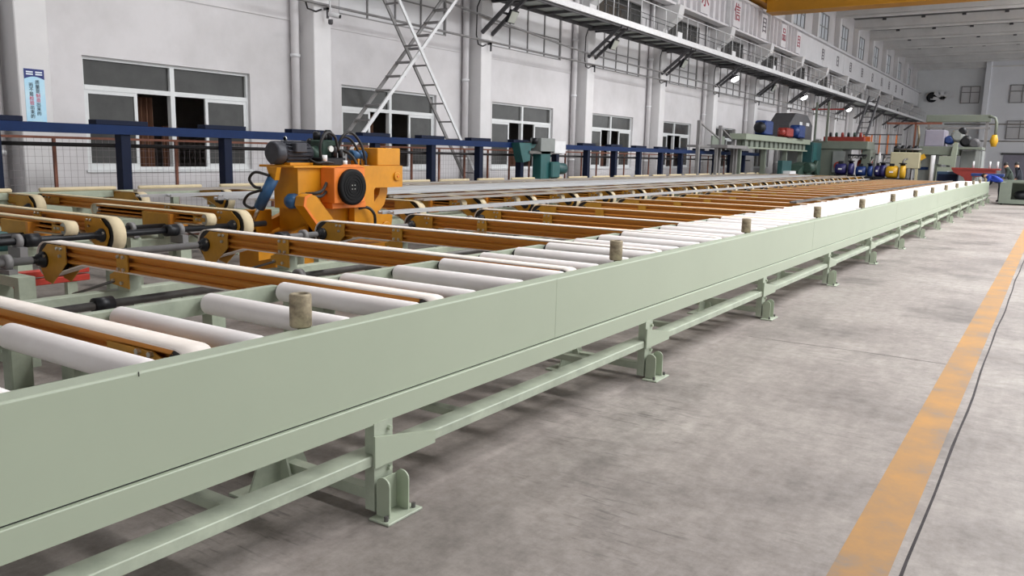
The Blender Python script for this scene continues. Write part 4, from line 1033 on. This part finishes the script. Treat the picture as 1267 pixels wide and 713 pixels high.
# crane runway girder -------------------------------------------------------------
cg = thing('crane_runway_girder', 'white crane runway girder with lettering along the column tops', 'girder', (-12.85, 30, 7.2))
SPLIT = COLS[9]
for k, y0 in enumerate(COLS[1:-1]):
    if y0 < 12: continue
    m = girder_s if y0 < SPLIT - .1 else girder_m
    seg = part('web', MB().box(-12.95, -12.80, y0 + .26, y0 + BAY + .22, 7.30, 8.60), m, cg)
    part('bottom_flange', MB().box(-13.0, -12.62, y0 + .26, y0 + BAY + .22, 7.22, 7.30), m, cg)
    part('top_flange', MB().box(-13.05, -12.60, y0 + .26, y0 + BAY + .22, 8.60, 8.70), m, cg)
    if 25 < y0 < SPLIT - .1:
        for j in range(9): part('stiffener', MB().box(-12.80, -12.66, y0 + .36 + j * .64, y0 + .385 + j * .64, 7.30, 8.60), girder_s, seg)
        part('end_plate', MB().box(-12.80, -12.60, y0 + .26, y0 + .34, 7.0, 8.6), light_steel, seg)
part('crane_rail', MB().box(-12.87, -12.80, 12, 93, 8.70, 8.80), dark_steel, cg)
letters = [(33.0, '水', red_sign, .85), (36.95, '信', red_sign, .8), (41.0, '目', grey_sign, .8), (44.4, '品', red_sign, .7), (47.3, '目', red_sign, .7)]
for y_, ch, m, s in letters:
    pl = part('letter_board', MB().box(-12.80, -12.655, y_ - .45, y_ + .45, 7.36, 8.5), girder_s, cg)
    text_part('character', ch, m, pl, (-12.65, y_, 7.95), s, (0, 1, 0), (0, 0, 1), .02)
for i, y_ in enumerate([53.5, 57.5, 61.5, 65.5, 69.5, 73.5, 77, 80.5, 84]):
    text_part('character', '目日目目日目目日目'[i], grey_sign, cg, (-12.79, y_, 7.95), .75, (0, 1, 0), (0, 0, 1), .02)
# overhead travelling crane
oc = thing('overhead_crane', 'yellow overhead crane girder spanning the hall at the top edge', 'crane', (-5, 40.4, 8.8))
part('box_girder', MB().prism([(39.7, 8.42), (40.6, 8.42), (40.6, 9.5), (39.7, 9.5)], 'yz', -12.2, X_R), crane_y, oc)
part('lower_flange', MB().box(-12.2, X_R, 39.62, 40.68, 8.36, 8.42), crane_y, oc)
part('end_carriage', MB().prism([(38.6, 8.82), (42.2, 8.82), (42.2, 9.2), (41.4, 9.5), (39.2, 9.5), (38.6, 9.2)], 'yz', -13.0, -12.3), crane_y, oc)
part('girder_haunch', MB().prism([(-12.95, 8.85), (-12.3, 8.85), (-11.7, 8.42), (-11.7, 9.4), (-12.95, 9.4)], 'xz', 39.8, 40.5), crane_y, oc)
for y_ in (38.9, 41.8): part('wheel', MB().cyl((-12.9, y_, 8.92), (-12.7, y_, 8.92), .12, 16), black_m, oc)

# ================================================================== FAR EQUIPMENT
# raised slotted conveyor beside the gantry end
rc = thing('raised_conveyor', 'pale green raised slotted conveyor at the far end of the blue beam', 'conveyor', (-10.9, 36, 0))
part('trough', MB().box(-11.3, -10.6, 33.0, 43.2, 2.36, 2.60, .01), mach_green_l, rc)
sl_me = MB().box(0, .12, -.2, .2, 2.08, 2.37).mesh('slat', mach_green)
for k in range(14): inst('slat', sl_me, rc, (-10.85, 33.5 + k * .7, 0))
part('lower_chord', MB().box(-10.9, -10.72, 33.0, 43.2, 2.02, 2.09), mach_green_l, rc)
for y_ in (33.4, 36.8, 40.2, 43.0): part('leg', MB().box(-11.1, -10.9, y_ - .08, y_ + .08, 0, 2.36), mach_green, rc)
part('outfeed_deck', MB().box(-11.3, -10.5, 30.5, 33.0, 1.98, 2.1), grey_steel, rc)
for y_ in (30.6, 32.9): part('deck_leg', MB().box(-11.0, -10.9, y_ - .05, y_ + .05, 0, 2.0), grey_steel, rc)
ac = thing('access_stair', 'grey steel stair frame with sloping handrails before the raised conveyor', 'stairs', (-11.0, 30.5, 0))
for y_, h in ((29.3, 2.95), (31.6, 2.85), (33.2, 2.75)): part('post', MB().box(-11.25, -11.13, y_ - .06, y_ + .06, 0, h), grey_steel, ac)
part('handrail', MB().bar((-11.19, 29.3, 2.9), (-11.19, 31.5, 2.35), .05), grey_steel, ac)
part('handrail', MB().bar((-11.19, 31.6, 2.8), (-11.19, 33.2, 2.3), .05), grey_steel, ac)
part('platform', MB().box(-11.6, -11.14, 29.2, 33.4, 1.98, 2.06), grey_steel, ac)
part('kick_panel', MB().box(-11.26, -11.2, 30.8, 32.2, 2.06, 2.45), mach_green, ac)
def motor_on(name, label, y0, y1, x0, x1, z0, z1, m, end_m=None):
    t = thing(name, label, 'motor', ((x0 + x1) / 2, (y0 + y1) / 2, z0)); r = (z1 - z0) / 2
    part('body', MB().box(x0, x1, y0, y1, z0, z1, .06), m, t)
    part('end_bell', MB().rev([(0, r * .8), (.2, r * .75), (.3, r * .4)], ((x0 + x1) / 2, y0, (z0 + z1) / 2), (0, -1, 0), 16), end_m or m, t)
    part('base', MB().box(x0 - .05, x1 + .05, y0 - .05, y1 + .05, z0 - .03, z0), black_m, t); return t
motor_on('fan_motor', 'square blue motor box standing on the raised conveyor', 35.9, 37.0, -11.2, -10.7, 2.63, 3.25, blue_m, black_m)
motor_on('gear_motor', 'red motor on the raised conveyor left of the dark hood', 39.0, 40.0, -11.1, -10.6, 2.63, 3.05, red_m)
motor_on('cooling_motor', 'blue motor box against the dark hood of the raised conveyor', 40.7, 41.7, -11.0, -10.5, 2.63, 3.25, blue_m)
hd_ = thing('machine_hood', 'dark grey hood with chamfered top above the raised conveyor end', 'machine hood', (-11.2, 43.5, 0))
part('hood', MB().prism([(41.3, 2.6), (41.3, 3.3), (42.4, 3.9), (44.6, 3.9), (45.8, 3.4), (45.8, 2.6)], 'yz', -12.2, -11.2), dark_steel, hd_)
part('plinth', MB().box(-12.1, -11.2, 43.3, 45.8, 0, 2.6), mach_grey, hd_)
part('label_plate', MB().box(-11.2, -11.19, 43.2, 43.7, 3.35, 3.5), light_steel, hd_)
part('label_plate', MB().box(-11.2, -11.19, 44.5, 45.1, 3.35, 3.5), light_steel, hd_)
dgm = thing('saw_station', 'dark green saw station with motors at the far end of the gantry', 'machine', (-10.0, 40.5, 0))
part('saw_body', MB().prism([(38.6, .3), (42.4, .3), (42.4, 1.25), (41.2, 1.5), (39.4, 1.35), (38.6, 1.1)], 'yz', -10.6, -9.9), green_cast, dgm)
part('saw_motor', MB().rev([(0, .18), (.05, .24), (.7, .24), (.8, .15)], (-9.75, 39.5, 1.25), (0, 1, 0), 18), green_cast, dgm)
part('blade_cover', MB().cyl((-9.85, 41.3, 1.25), (-9.65, 41.3, 1.25), .35, 20), green_cast, dgm)
part('stand', MB().box(-10.5, -10.0, 38.9, 42.0, 0, .3), mach_grey, dgm)
part('side_frame', MB().box(-10.4, -10.2, 37.0, 38.5, .0, 1.55), teal_d, dgm)
part('white_tray', MB().box(-10.2, -9.9, 37.2, 38.2, .95, 1.1), light_steel, dgm)
tgp = thing('green_cabinet', 'dark green and teal cabinet beneath the raised conveyor end', 'cabinet', (-10.9, 44.3, 0))
part('body', MB().box(-11.15, -10.5, 43.4, 45.2, 0.0, 2.5, .02), teal_d, tgp); part('door', MB().box(-10.5, -10.48, 43.45, 44.2, .1, 2.4), teal, tgp)
part('handle', MB().box(-10.48, -10.45, 44.1, 44.15, 1.2, 1.5), steel, tgp)
# tall grey-green press frame
pf = thing('press_frame', 'tall grey green press housing left of the orange railed platform', 'machine', (-9.8, 47, 0))
part('column_body', MB().box(-10.9, -9.5, 45.6, 47.6, 0, 2.5, .03), mach_green, pf)
part('head', MB().box(-11.1, -8.3, 45.5, 47.6, 2.2, 2.62, .03), mach_green, pf)
part('control_panel', MB().box(-9.95, -9.35, 45.45, 45.6, 1.0, 2.1), mach_grey, pf)
part('control_dial', MB().cyl((-9.65, 45.45, 1.35), (-9.65, 45.38, 1.35), .2, 18), red_m, pf)
part('hose_rack', MB().box(-9.2, -8.3, 45.4, 45.6, 1.85, 1.95), black_m, pf)
for k in range(5): part('hose_loop', MB().tube([(-9.15 + k * .18, 45.42, 1.9), (-9.13 + k * .18, 45.36, 1.75), (-9.07 + k * .18, 45.36, 1.75), (-9.03 + k * .18, 45.42, 1.9)], .025, 6), black_m, pf)
part('valve_bank', MB().box(-10.6, -8.6, 45.9, 46.4, 2.62, 2.85), red_m, pf)
for k in range(6): part('valve', MB().rev([(0, .07), (.2, .07), (.24, .03)], (-10.3 + k * .3, 46.1, 2.84), (0, 0, 1), 10), [black_m, green_cast, red_m][k % 3], pf)
part('support_column', MB().box(-8.6, -8.2, 45.8, 47.4, 0, 2.2), mach_green, pf)
part('guard_frame', MB().box(-11.0, -10.9, 45.4, 45.5, 2.6, 4.6), mach_green, pf)
part('guard_frame', MB().box(-10.4, -10.3, 45.4, 45.5, 2.6, 4.6), mach_green, pf)
part('guard_bar', MB().box(-11.2, -9.6, 45.42, 45.5, 4.2, 4.28), red_m, pf)
# blue pumps
def pump(name, label, x, y, z, m, L=.9, r=.28):
    t = thing(name, label, 'pump', (x, y, 0))
    part('plinth', MB().box(x - L / 2, x + L / 2, y - .3, y + .3, 0, z - r), black_m, t)
    part('motor', MB().rev([(0, r * .8), (.06, r), (L * .55, r), (L * .6, r * .7)], (x - L / 2, y, z), (1, 0, 0), 20), m, t)
    part('volute', MB().rev([(-.1, r * .6), (-.08, r * 1.1), (.12, r * 1.1), (.14, r * .6)], (x + L * .3, y, z), (1, 0, 0), 20), m, t)
    part('outlet', MB().rev([(0, r * .4), (.10, r * .4), (.10, r * .6), (.15, r * .6)], (x + L * .3, y, z + r), (0, 0, 1), 12), black_m, t)
    part('name_plate', MB().box(x - L * .3, x - L * .1, y - r - .01, y - r + .01, z - .04, z + .04), light_steel, t)
    part('delivery_pipe', MB().tube([(x + L * .3, y, z + r), (x + L * .3, y, z + r + .22), (x + L * .36, y + .1, z + r + .32), (x + L * .4, y + .5, z + r + .34)], .05, 8), dull_steel, t)
    part('terminal_box', MB().box(x - L * .35, x - L * .12, y - .12, y + .12, z + r * .9, z + r * .9 + .14, .01), black_m, t); return t
pump('blue_pump', 'indigo blue pump motor with a white plate at the left of the pump row', -9.0, 44.0, 1.2, indigo)
pump('blue_pump', 'bright blue pump in the middle of the far pump row', -8.1, 44.2, 1.12, blue_m, .8, .25)
pump('blue_pump', 'dark indigo upright blue pump beside the yellow pump', -7.42, 44.3, 1.15, indigo, .45, .28)
pump('yellow_pump', 'bright yellow pump at the far end before the cream tank', -6.65, 44.2, 1.12, yellow_p, .9, .3)
# cream tank
tk = thing('cream_tank', 'cream oil tank on green legs with pumps on top', 'tank', (-6.5, 46, 0))
part('tank', MB().box(-7.2, -5.85, 45.6, 46.8, 1.3, 2.1, .03), cream_m, tk)
for x in (-7.1, -6.45, -5.95): part('leg', MB().box(x - .06, x + .06, 45.65, 45.8, 0, 1.3), [green_cast, cream_m, dark_steel][int(x * 10) % 3], tk)
for k, x in enumerate((-7.0, -6.7, -6.4, -6.1)): part('pump', MB().rev([(0, .14), (.25, .14), (.35, .06)], (x, 46.0, 2.1), (0, 0, 1), 12), black_m, tk)
part('pipe_manifold', MB().cyl((-7.1, 45.8, 2.25), (-5.8, 45.8, 2.25), .05, 10), dull_steel, tk)
# railed platform with ladder
pl = thing('railed_platform', 'platform with orange railing and dark ladder between press and cream tank', 'platform', (-7.9, 48, 0))
part('deck', MB().box(-8.9, -7.0, 47.2, 49, 1.95, 2.02), dark_steel, pl)
for x in (-8.85, -8.45, -8.05, -7.65, -7.25): part('railing_post', MB().box(x - .03, x + .03, 47.2, 47.26, 2.0, 3.0), orange_rail, pl)
for z in (2.5, 2.98): part('railing', MB().box(-8.9, -7.0, 47.2, 47.26, z, z + .06), dark_steel, pl)
for x in (-7.75, -7.1): part('ladder_stile', MB().box(x - .04, x + .04, 47.05, 47.15, 0, 2.0), dark_steel, pl)
for k in range(6): part('ladder_rung', MB().box(-7.75, -7.1, 47.07, 47.13, .4 + k * .28, .45 + k * .28), dark_steel, pl)
for x in (-8.85, -7.05): part('leg', MB().box(x - .06, x + .06, 48.8, 48.95, 0, 1.95), dark_steel, pl)
part('cloth', MB().box(-8.9, -8.5, 47.10, 47.18, 2.05, 2.9, .02), orange_hang, pl)
part('white_cover', MB().rev([(0, .25), (1.2, .12), (1.7, .04)], (-7.95, 47.0, .4), (0, 0, 1), 12), light_steel, pl)
pump('brown_hydraulic_unit', 'reddish brown hydraulic unit under the orange railing', -8.5, 46.3, 1.4, red_m, .7, .3)
# steep stair up to the far walkway
ss = thing('steep_stair', 'dark steep stair rising to the walkway behind the orange railing', 'stairs', (-10.5, 56, 0))
for x in (-10.9, -10.3): part('stringer', MB().bar((x, 55.0, 2.6), (x + .25, 57.5, 5.7), .08, .2), dark_steel, ss)
for k in range(9): part('tread', MB().box(-10.9 + k * .027, -10.3 + k * .027, 55.0 + k * .3 - .1, 55.0 + k * .3 + .1, 2.65 + k * .34, 2.69 + k * .34), dark_steel, ss)
part('landing', MB().box(-11.0, -10.0, 54.2, 55.1, 2.5, 2.6), dark_steel, ss)
for x in (-10.9, -10.1): part('leg', MB().box(x - .05, x + .05, 54.4, 54.5, 0, 2.5), dark_steel, ss)
# main press
mp_ = thing('extrusion_press', 'large grey green press with pale C-shaped front behind the roller table', 'machine', (-5.0, 47, 0))
part('tall_cabinet', MB().box(-6.05, -5.15, 46.3, 48.5, 0, 2.0, .02), mach_grey, mp_)
part('cabinet_band', MB().box(-6.0, -5.5, 46.26, 46.3, 1.25, 1.4), navy, mp_)
part('crosshead', MB().box(-6.0, -4.25, 46.0, 48.5, 2.0, 2.42, .02), mach_green, mp_)
part('front_frame', MB().prism([(-4.32, 0), (-4.25, 2.62), (-4.4, 2.62), (-4.45, 2.5), (-4.5, 1.95), (-5.0, 1.95), (-5.0, 1.55), (-4.45, 1.5), (-4.45, 1.42), (-5.05, 1.42), (-5.1, 0)], 'xz', 45.7, 46.0), mach_green_l, mp_)
part('inset_panel', MB().box(-5.0, -4.5, 46.0, 46.3, .3, 1.4), mach_green, mp_)
part('tie_column', MB().cyl((-5.28, 45.9, 0), (-5.28, 45.9, 1.98), .11, 16), light_steel, mp_)
part('tie_column', MB().cyl((-5.1, 45.9, 0), (-5.1, 45.9, 1.55), .09, 16), mach_green, mp_)
part('yellow_sign', MB().prism([(-5.92, 1.95), (-5.72, 2.05), (-5.6, 1.85), (-5.85, 1.7)], 'xz', 45.95, 46.0), yellow_p, mp_)
part('corner_post', MB().cyl((-6.15, 45.8, 0), (-6.15, 45.8, 1.7), .05, 10), light_steel, mp_)
part('cabinet', MB().box(-4.2, -3.25, 47.2, 48.8, 0, 2.25, .02), mach_grey, mp_)
part('upper_housing', MB().box(-5.85, -4.95, 46.6, 48.2, 2.42, 3.25, .04), purple_g, mp_)
for x, z, r, m in ((-4.75, 2.75, .22, blue_m), (-4.4, 2.95, .3, mach_grey), (-4.0, 2.7, .28, black_m), (-3.65, 2.6, .26, dark_steel), (-4.2, 3.2, .18, black_m)):
    part('pump', MB().rev([(0, r * .6), (.1, r), (.7, r), (.8, r * .5)], (x, 46.6, z), (0, 1, 0), 16), m, mp_)
part('pump_deck', MB().box(-4.95, -3.25, 46.4, 48.6, 2.30, 2.42), mach_green, mp_)
part('deck_column', MB().box(-3.5, -3.3, 46.45, 46.6, 0, 2.3), mach_grey, mp_); part('deck_column', MB().box(-4.9, -4.75, 48.2, 48.4, 0, 2.3), mach_grey, mp_)
# steel portal above the press
sp = thing('steel_portal', 'steel portal frame with pale green top beam standing over the press', 'frame', (-4.6, 49.5, 0))
for x in (-6.05, -3.35): part('post', MB().box(x - .07, x + .07, 49.4, 49.55, 0, 4.0), grey_steel, sp)
part('top_beam', MB().box(-6.2, -3.2, 49.3, 49.65, 3.75, 4.12, .02), mach_green, sp)
part('lower_beam', MB().box(-6.2, -3.2, 49.35, 49.6, 3.4, 3.5), grey_steel, sp)
part('corner_curve', MB().tube([(-3.3, 49.3, 4.05), (-3.0, 49.3, 3.95), (-2.92, 49.3, 3.7), (-2.92, 49.3, 3.1)], .07, 8), mach_green, sp)
part('hanger', MB().box(-5.4, -5.3, 49.4, 49.5, 3.2, 3.45), grey_steel, sp); part('hanger', MB().box(-4.3, -4.2, 49.4, 49.5, 3.0, 3.45), grey_steel, sp)
part('yellow_hook', MB().rev([(0, .12), (.3, .2), (.6, .12)], (-4.75, 49.4, 3.3), (0, 0, -1), 12), yellow_p, sp)
part('yellow_hook', MB().rev([(0, .12), (.3, .2), (.6, .12)], (-2.95, 49.3, 3.1), (0, 0, -1), 12), yellow_p, sp)
op = thing('brown_pipe_goalpost', 'thin rusty brown pipe post with long crossbar left of the press', 'pipe', (-6.4, 47.5, 0))
part('post', MB().box(-6.45, -6.36, 47.3, 47.4, 0, 3.6), brown_paint, op); part('crossbar', MB().box(-7.8, -5.2, 47.3, 47.4, 3.55, 3.65), brown_paint, op)
part('hanging_cable', MB().tube([(-6.3, 47.35, 3.5), (-6.2, 47.35, 2.9), (-6.25, 47.35, 2.3), (-6.2, 47.35, 1.9)], .06, 6), rust_steel, op)
# grey conduits to the annex wall
for z, lab in ((3.75, 'upper thin conduit running level to the bright annex wall'), (2.85, 'lower thin conduit running level to the bright annex wall')):
    t = thing('conduit', lab, 'pipe', (-2, 52, 0), 'conduits before the annex wall')
    part('pipe', MB().cyl((-5.6, 52, z), (4, 52, z), .035, 8), dull_steel, t)
    if z > 3: part('stand', MB().cyl((-3.55, 52, 0), (-3.55, 52, z), .05, 8), grey_steel, t)
    part('stand', MB().cyl((3.9, 52, 0), (3.9, 52, z), .05, 8), grey_steel, t)
# red carriage and navy cabinet at the table end
rh = thing('red_carriage', 'red tapered carriage hopper at the far end of the roller table', 'carriage', (-3.3, 43.5, 0))
part('hopper', MB().prism([(-4.1, 1.34), (-2.35, 1.34), (-2.35, 1.10), (-3.15, 1.02), (-3.25, .8), (-3.45, .75), (-3.6, 1.0), (-4.0, 1.2)], 'xz', 42.6, 43.6), red_m, rh)
part('rim', MB().box(-4.1, -2.2, 42.55, 43.65, 1.34, 1.42), red_m, rh)
part('stand', MB().box(-3.45, -3.2, 42.8, 43.4, 0, .8), dark_steel, rh)
for x in (-3.25, -2.6, -2.3): part('stub', MB().cyl((x, 42.7, 1.42), (x, 42.7, 1.72), .04, 10), light_steel, rh)
nc = thing('navy_cabinet', 'dark navy metal cabinet behind the end of the belt arms', 'cabinet', (-4.5, 43.6, 0))
part('body', MB().box(-4.75, -3.85, 43.2, 44.0, 0, 1.22, .02), mat('cabinet_navy', (38, 62, 88), .5, 0, .1, 3), nc); part('drawer', MB().box(-4.7, -3.9, 43.18, 43.2, .75, 1.1), navy_post, nc)
part('paper', MB().box(-4.35, -4.1, 43.4, 43.7, 1.22, 1.25), light_steel, nc)
bt = thing('blue_bench', 'blue topped bench plate behind the bending worker', 'bench', (-2.6, 41.6, 0))
part('top', MB().box(-3.2, -1.95, 41.3, 42.0, 1.08, 1.2, .01), blue_m, bt)
for x in (-3.1, -2.05): part('leg', MB().box(x - .05, x + .05, 41.4, 41.5, 0, 1.08), dull_steel, bt)
# second conveyor frame at the right
rf = thing('scrap_conveyor', 'grey green conveyor frame with dark scrap at the right edge', 'conveyor', (-1.2, 39, 0))
part('end_plate', MB().prism([(-1.92, .05), (-1.92, .85), (-1.55, .98), (6.0, .98), (6.0, .9), (-1.5, .9), (-1.5, .2), (6.0, .2), (6.0, .05)], 'xz', 38.7, 38.8), mach_green, rf)
part('deck', MB().box(-1.9, 6, 38.8, 40.6, .86, .9), mach_green, rf)
part('shelf', MB().box(-1.9, 6, 38.8, 40.6, .18, .22), mach_green, rf)
part('back_plate', MB().box(-1.92, 6, 40.6, 40.7, .05, .98), mach_green, rf)
part('caster', MB().cyl((-1.85, 38.9, .05), (-1.78, 38.9, .05), .05, 12), black_m, rf)
part('caster', MB().cyl((3.0, 38.9, .05), (3.07, 38.9, .05), .05, 12), black_m, rf)
for n, x in enumerate((-1.2, -.75, -.3)):
    mb = MB().rev([(0, .06), (.08, .18), (.3, .22 - .03 * n), (.45, .15), (.5, .05)], (x - .22, 39.3, .41), (1, 0, .15 * (n - 1)), 9)
    rr = random.Random(n); mb.v = [(a + rr.uniform(-.03, .03), b + rr.uniform(-.03, .03), c + rr.uniform(-.025, .025)) for a, b, c in mb.v]
    solo('scrap_bundle', mb, dull_steel if n == 1 else black_m, f'{["leftmost dark", "middle grey", "rightmost dark"][n]} scrap bundle inside the right conveyor frame', 'scrap', (x, 39.3, .22), 'scrap in the conveyor frame')
# end wall fixtures
wf = thing('wall_fan', 'white bladed fan unit high on the grey end wall', 'fan', (-10.3, 94.6, 8.2))
for a in range(5):
    t = math.radians(20 + a * 38); part('blade', MB().bar((-10.6, 94.6, 8.0), (-10.6 + 1.1 * math.cos(t), 94.6, 8.0 + .9 * math.sin(t)), .3, .04, up=(0, 1, 0)), light_steel, wf)
part('wall_arm', MB().bar((-10.6, 94.5, 8.0), (-10.6, 95.0, 8.0), .15), dark_steel, wf)
df = thing('dark_wall_fan', 'dark round fan beside the white blades on the end wall', 'fan', (-11.6, 94.5, 8.2))
part('drum', MB().rev([(0, .3), (0, .5), (.3, .5), (.3, .3)], (-11.6, 94.6, 8.2), (0, 1, 0), 18), black_m, df); part('motor', MB().cyl((-11.6, 94.5, 8.2), (-11.6, 95, 8.2), .15, 12), black_m, df)
part('spider', MB().box(-12.05, -11.15, 94.7, 94.76, 8.15, 8.25), black_m, df)

# ================================================================== PEOPLE
def figure(name, label, joints, edges, radii, zones, loc, rz):
    """one skinned body; zones(co) gives the material slot"""
    me = bpy.data.meshes.new(name); me.from_pydata(joints, edges, []); ob = bpy.data.objects.new(name, me); C.objects.link(ob)
    sk = ob.modifiers.new('skin', 'SKIN'); sk.use_smooth_shade = True
    if not me.skin_vertices: bpy.context.view_layer.update()
    for i, r in enumerate(radii):
        v = me.skin_vertices[0].data[i]; v.radius = r if isinstance(r, tuple) else (r, r); v.use_root = (i == 0)
    ob.modifiers.new('sub', 'SUBSURF').levels = 2
    dg = bpy.context.evaluated_depsgraph_get(); dg.update()
    m2 = bpy.data.meshes.new_from_object(ob.evaluated_get(dg)); bpy.data.objects.remove(ob)
    m2.materials.clear(); mats, fn_ = zones
    for m in mats: m2.materials.append(m)
    for p in m2.polygons: p.material_index = fn_(p.center); p.use_smooth = True
    o = bpy.data.objects.new(name, m2); C.objects.link(o); o.location = loc; o.rotation_euler.z = rz; o['label'] = label; o['category'] = 'person'; WLOC[o.name] = Vector(loc)
    return o
def person(label, loc, rz, lean, cloth, legs, reach):
    """faces +x locally; lean = torso pitch in radians"""
    hip = Vector((0, 0, .90)); d = Vector((math.sin(lean), 0, math.cos(lean))); n = Vector((math.cos(lean), 0, -math.sin(lean)))
    ch = hip + d * .30; nk = hip + d * .52; hd = hip + d * .70 + n * .04
    J = [hip, ch, nk, hd - d * .04, hd + d * .08]; E_ = [(0, 1), (1, 2), (2, 3), (3, 4)]; Rr = [(.17, .15), (.19, .16), .065, .09, .08]
    for s in (-1, 1):
        a = len(J); sh = nk - d * .06 + Vector((0, s * .19, 0))
        hand = sh + Vector((reach, -s * .04, -.42)); el = sh + Vector((reach * .3, s * .04, -.26))
        J += [sh, el, hand + (el - hand).normalized() * .08, hand]; E_ += [(2, a), (a, a + 1), (a + 1, a + 2), (a + 2, a + 3)]; Rr += [.065, .05, .035, .04]
        for f in range(4):
            b = len(J); o_ = hand + Vector((.02, (f - 1.5) * .022, -.03)); J += [o_, o_ + Vector((.03, (f - 1.5) * .004, -.05 - .008 * (f in (1, 2))))]; E_ += [(a + 3, b), (b, b + 1)]; Rr += [.010, .008]
        b = len(J); J += [hand + Vector((.045, -s * .035, -.005)), hand + Vector((.07, -s * .04, -.035))]; E_ += [(a + 3, b), (b, b + 1)]; Rr += [.011, .009]
        l = len(J); J += [Vector((-.02, s * .10, .84)), Vector((.03, s * .11, .48)), Vector((-.03, s * .12, .09)), Vector((.12, s * .13, .045))]; E_ += [(0, l), (l, l + 1), (l + 1, l + 2), (l + 2, l + 3)]; Rr += [.095, .07, .05, (.045, .035)]
    hands = [J[i] for i in range(len(J)) if False]
    hz = hd
    hpos = [nk - d * .06 + Vector((reach, 0, -.42))]
    def zone(c):
        if (c - (hd + d * .03)).length < .135 and (c - nk).dot(d) > .07: return 2
        if abs((c - hpos[0]).x) < .11 and (c - hpos[0]).z < .05 and c.z > .3 and abs(c.y) > .08 and reach > .05: return 2
        if c.z < .10: return 3
        return 1 if c.z < .86 else 0
    o = figure('person', label, [tuple(j) for j in J], E_, Rr, ([cloth, legs, skin, black_m], zone), loc, rz)
    # hair cap and face
    hb = MB(); 
    ctr = hd + d * .045 - n * .012
    vs = []; fs = []; N, K = 14, 6
    for i in range(K + 1):
        th = math.radians(95) * i / K
        for k in range(N):
            ph = 2 * math.pi * k / N; loc_ = d * math.cos(th) * .125 + (n * math.cos(ph) * .105 + Vector((0, 1, 0)) * math.sin(ph) * .098) * math.sin(th)
            vs.append(ctr + loc_)
    for i in range(K):
        for k in range(N): fs.append((i * N + k, i * N + (k + 1) % N, (i + 1) * N + (k + 1) % N, (i + 1) * N + k))
    hb.add(vs, fs, True)
    h_ = bpy.data.objects.new('hair', hb.mesh('hair', hair_m)); C.objects.link(h_); h_.parent = o
    for s in (-1, 1):
        for nm, p, r in (('eye', hd + n * .088 + d * .01 + Vector((0, s * .032, 0)), .012), ('ear', hd + Vector((0, s * .088, 0)), .022)):
            e = bpy.data.objects.new(nm, MB().rev([(-r, r * .2), (-r * .6, r * .8), (0, r), (r * .6, r * .8), (r, r * .2)], p, n, 8).mesh(nm, hair_m if nm == 'eye' else skin)); C.objects.link(e); e.parent = o
    e = bpy.data.objects.new('nose', MB().rev([(0, .02), (.03, .012), (.04, .003)], hd + n * .08 - d * .025, n, 8).mesh('nose', skin)); C.objects.link(e); e.parent = o
    e = bpy.data.objects.new('mouth', MB().box(-.004, .004, -.025, .025, -.005, .005).mesh('mouth', red_m)); C.objects.link(e); e.parent = o; e.location = hd + n * .092 - d * .065
    return o
person('worker in blue jacket and dark trousers bending over the table end', (-1.98, 41.0, 0), math.pi - .25, 1.25, blue_cloth, dark_cloth, .22)
person('worker in olive jacket standing behind the bending blue worker', (-1.75, 43.8, 0), math.pi, .35, green_cloth, dark_cloth, .18)
person('worker in black jacket standing rightmost behind the conveyor frame', (-1.45, 44.6, 0), math.pi, .22, dark_cloth, dark_cloth, .10)

# ================================================================== ADDED LAMPS (out of view, put under the roof beams to light the hall)
for i, x in enumerate((-8.0, -1.0, 6.0)):
    for j, y0 in enumerate([COLS[k] for k in (2, 5, 8, 11, 14)]):
        y = y0 + .24
        if x < -4 and y > 30: continue
        t = thing('added_hall_lamp', f'added unseen lamp hung over the {["left", "middle", "right"][i]} of the hall, {ordn(j + 1)} roof beam row', 'lamp', (x, y, 10.4), 'added unseen lamps under the roof')
        part('cord', MB().cyl((x, y, 10.5), (x, y, 10.95), .015, 6), black_m, t)
        part('shade', MB().rev([(0, .5), (.12, .35), (.28, .12), (.34, .1)], (x, y, 10.2), (0, 0, 1), 20), light_steel, t)
        l = added_lamp_area(x, y, 10.14); C.objects.link(l); l.parent = t; l.location = (0, 0, -.26)
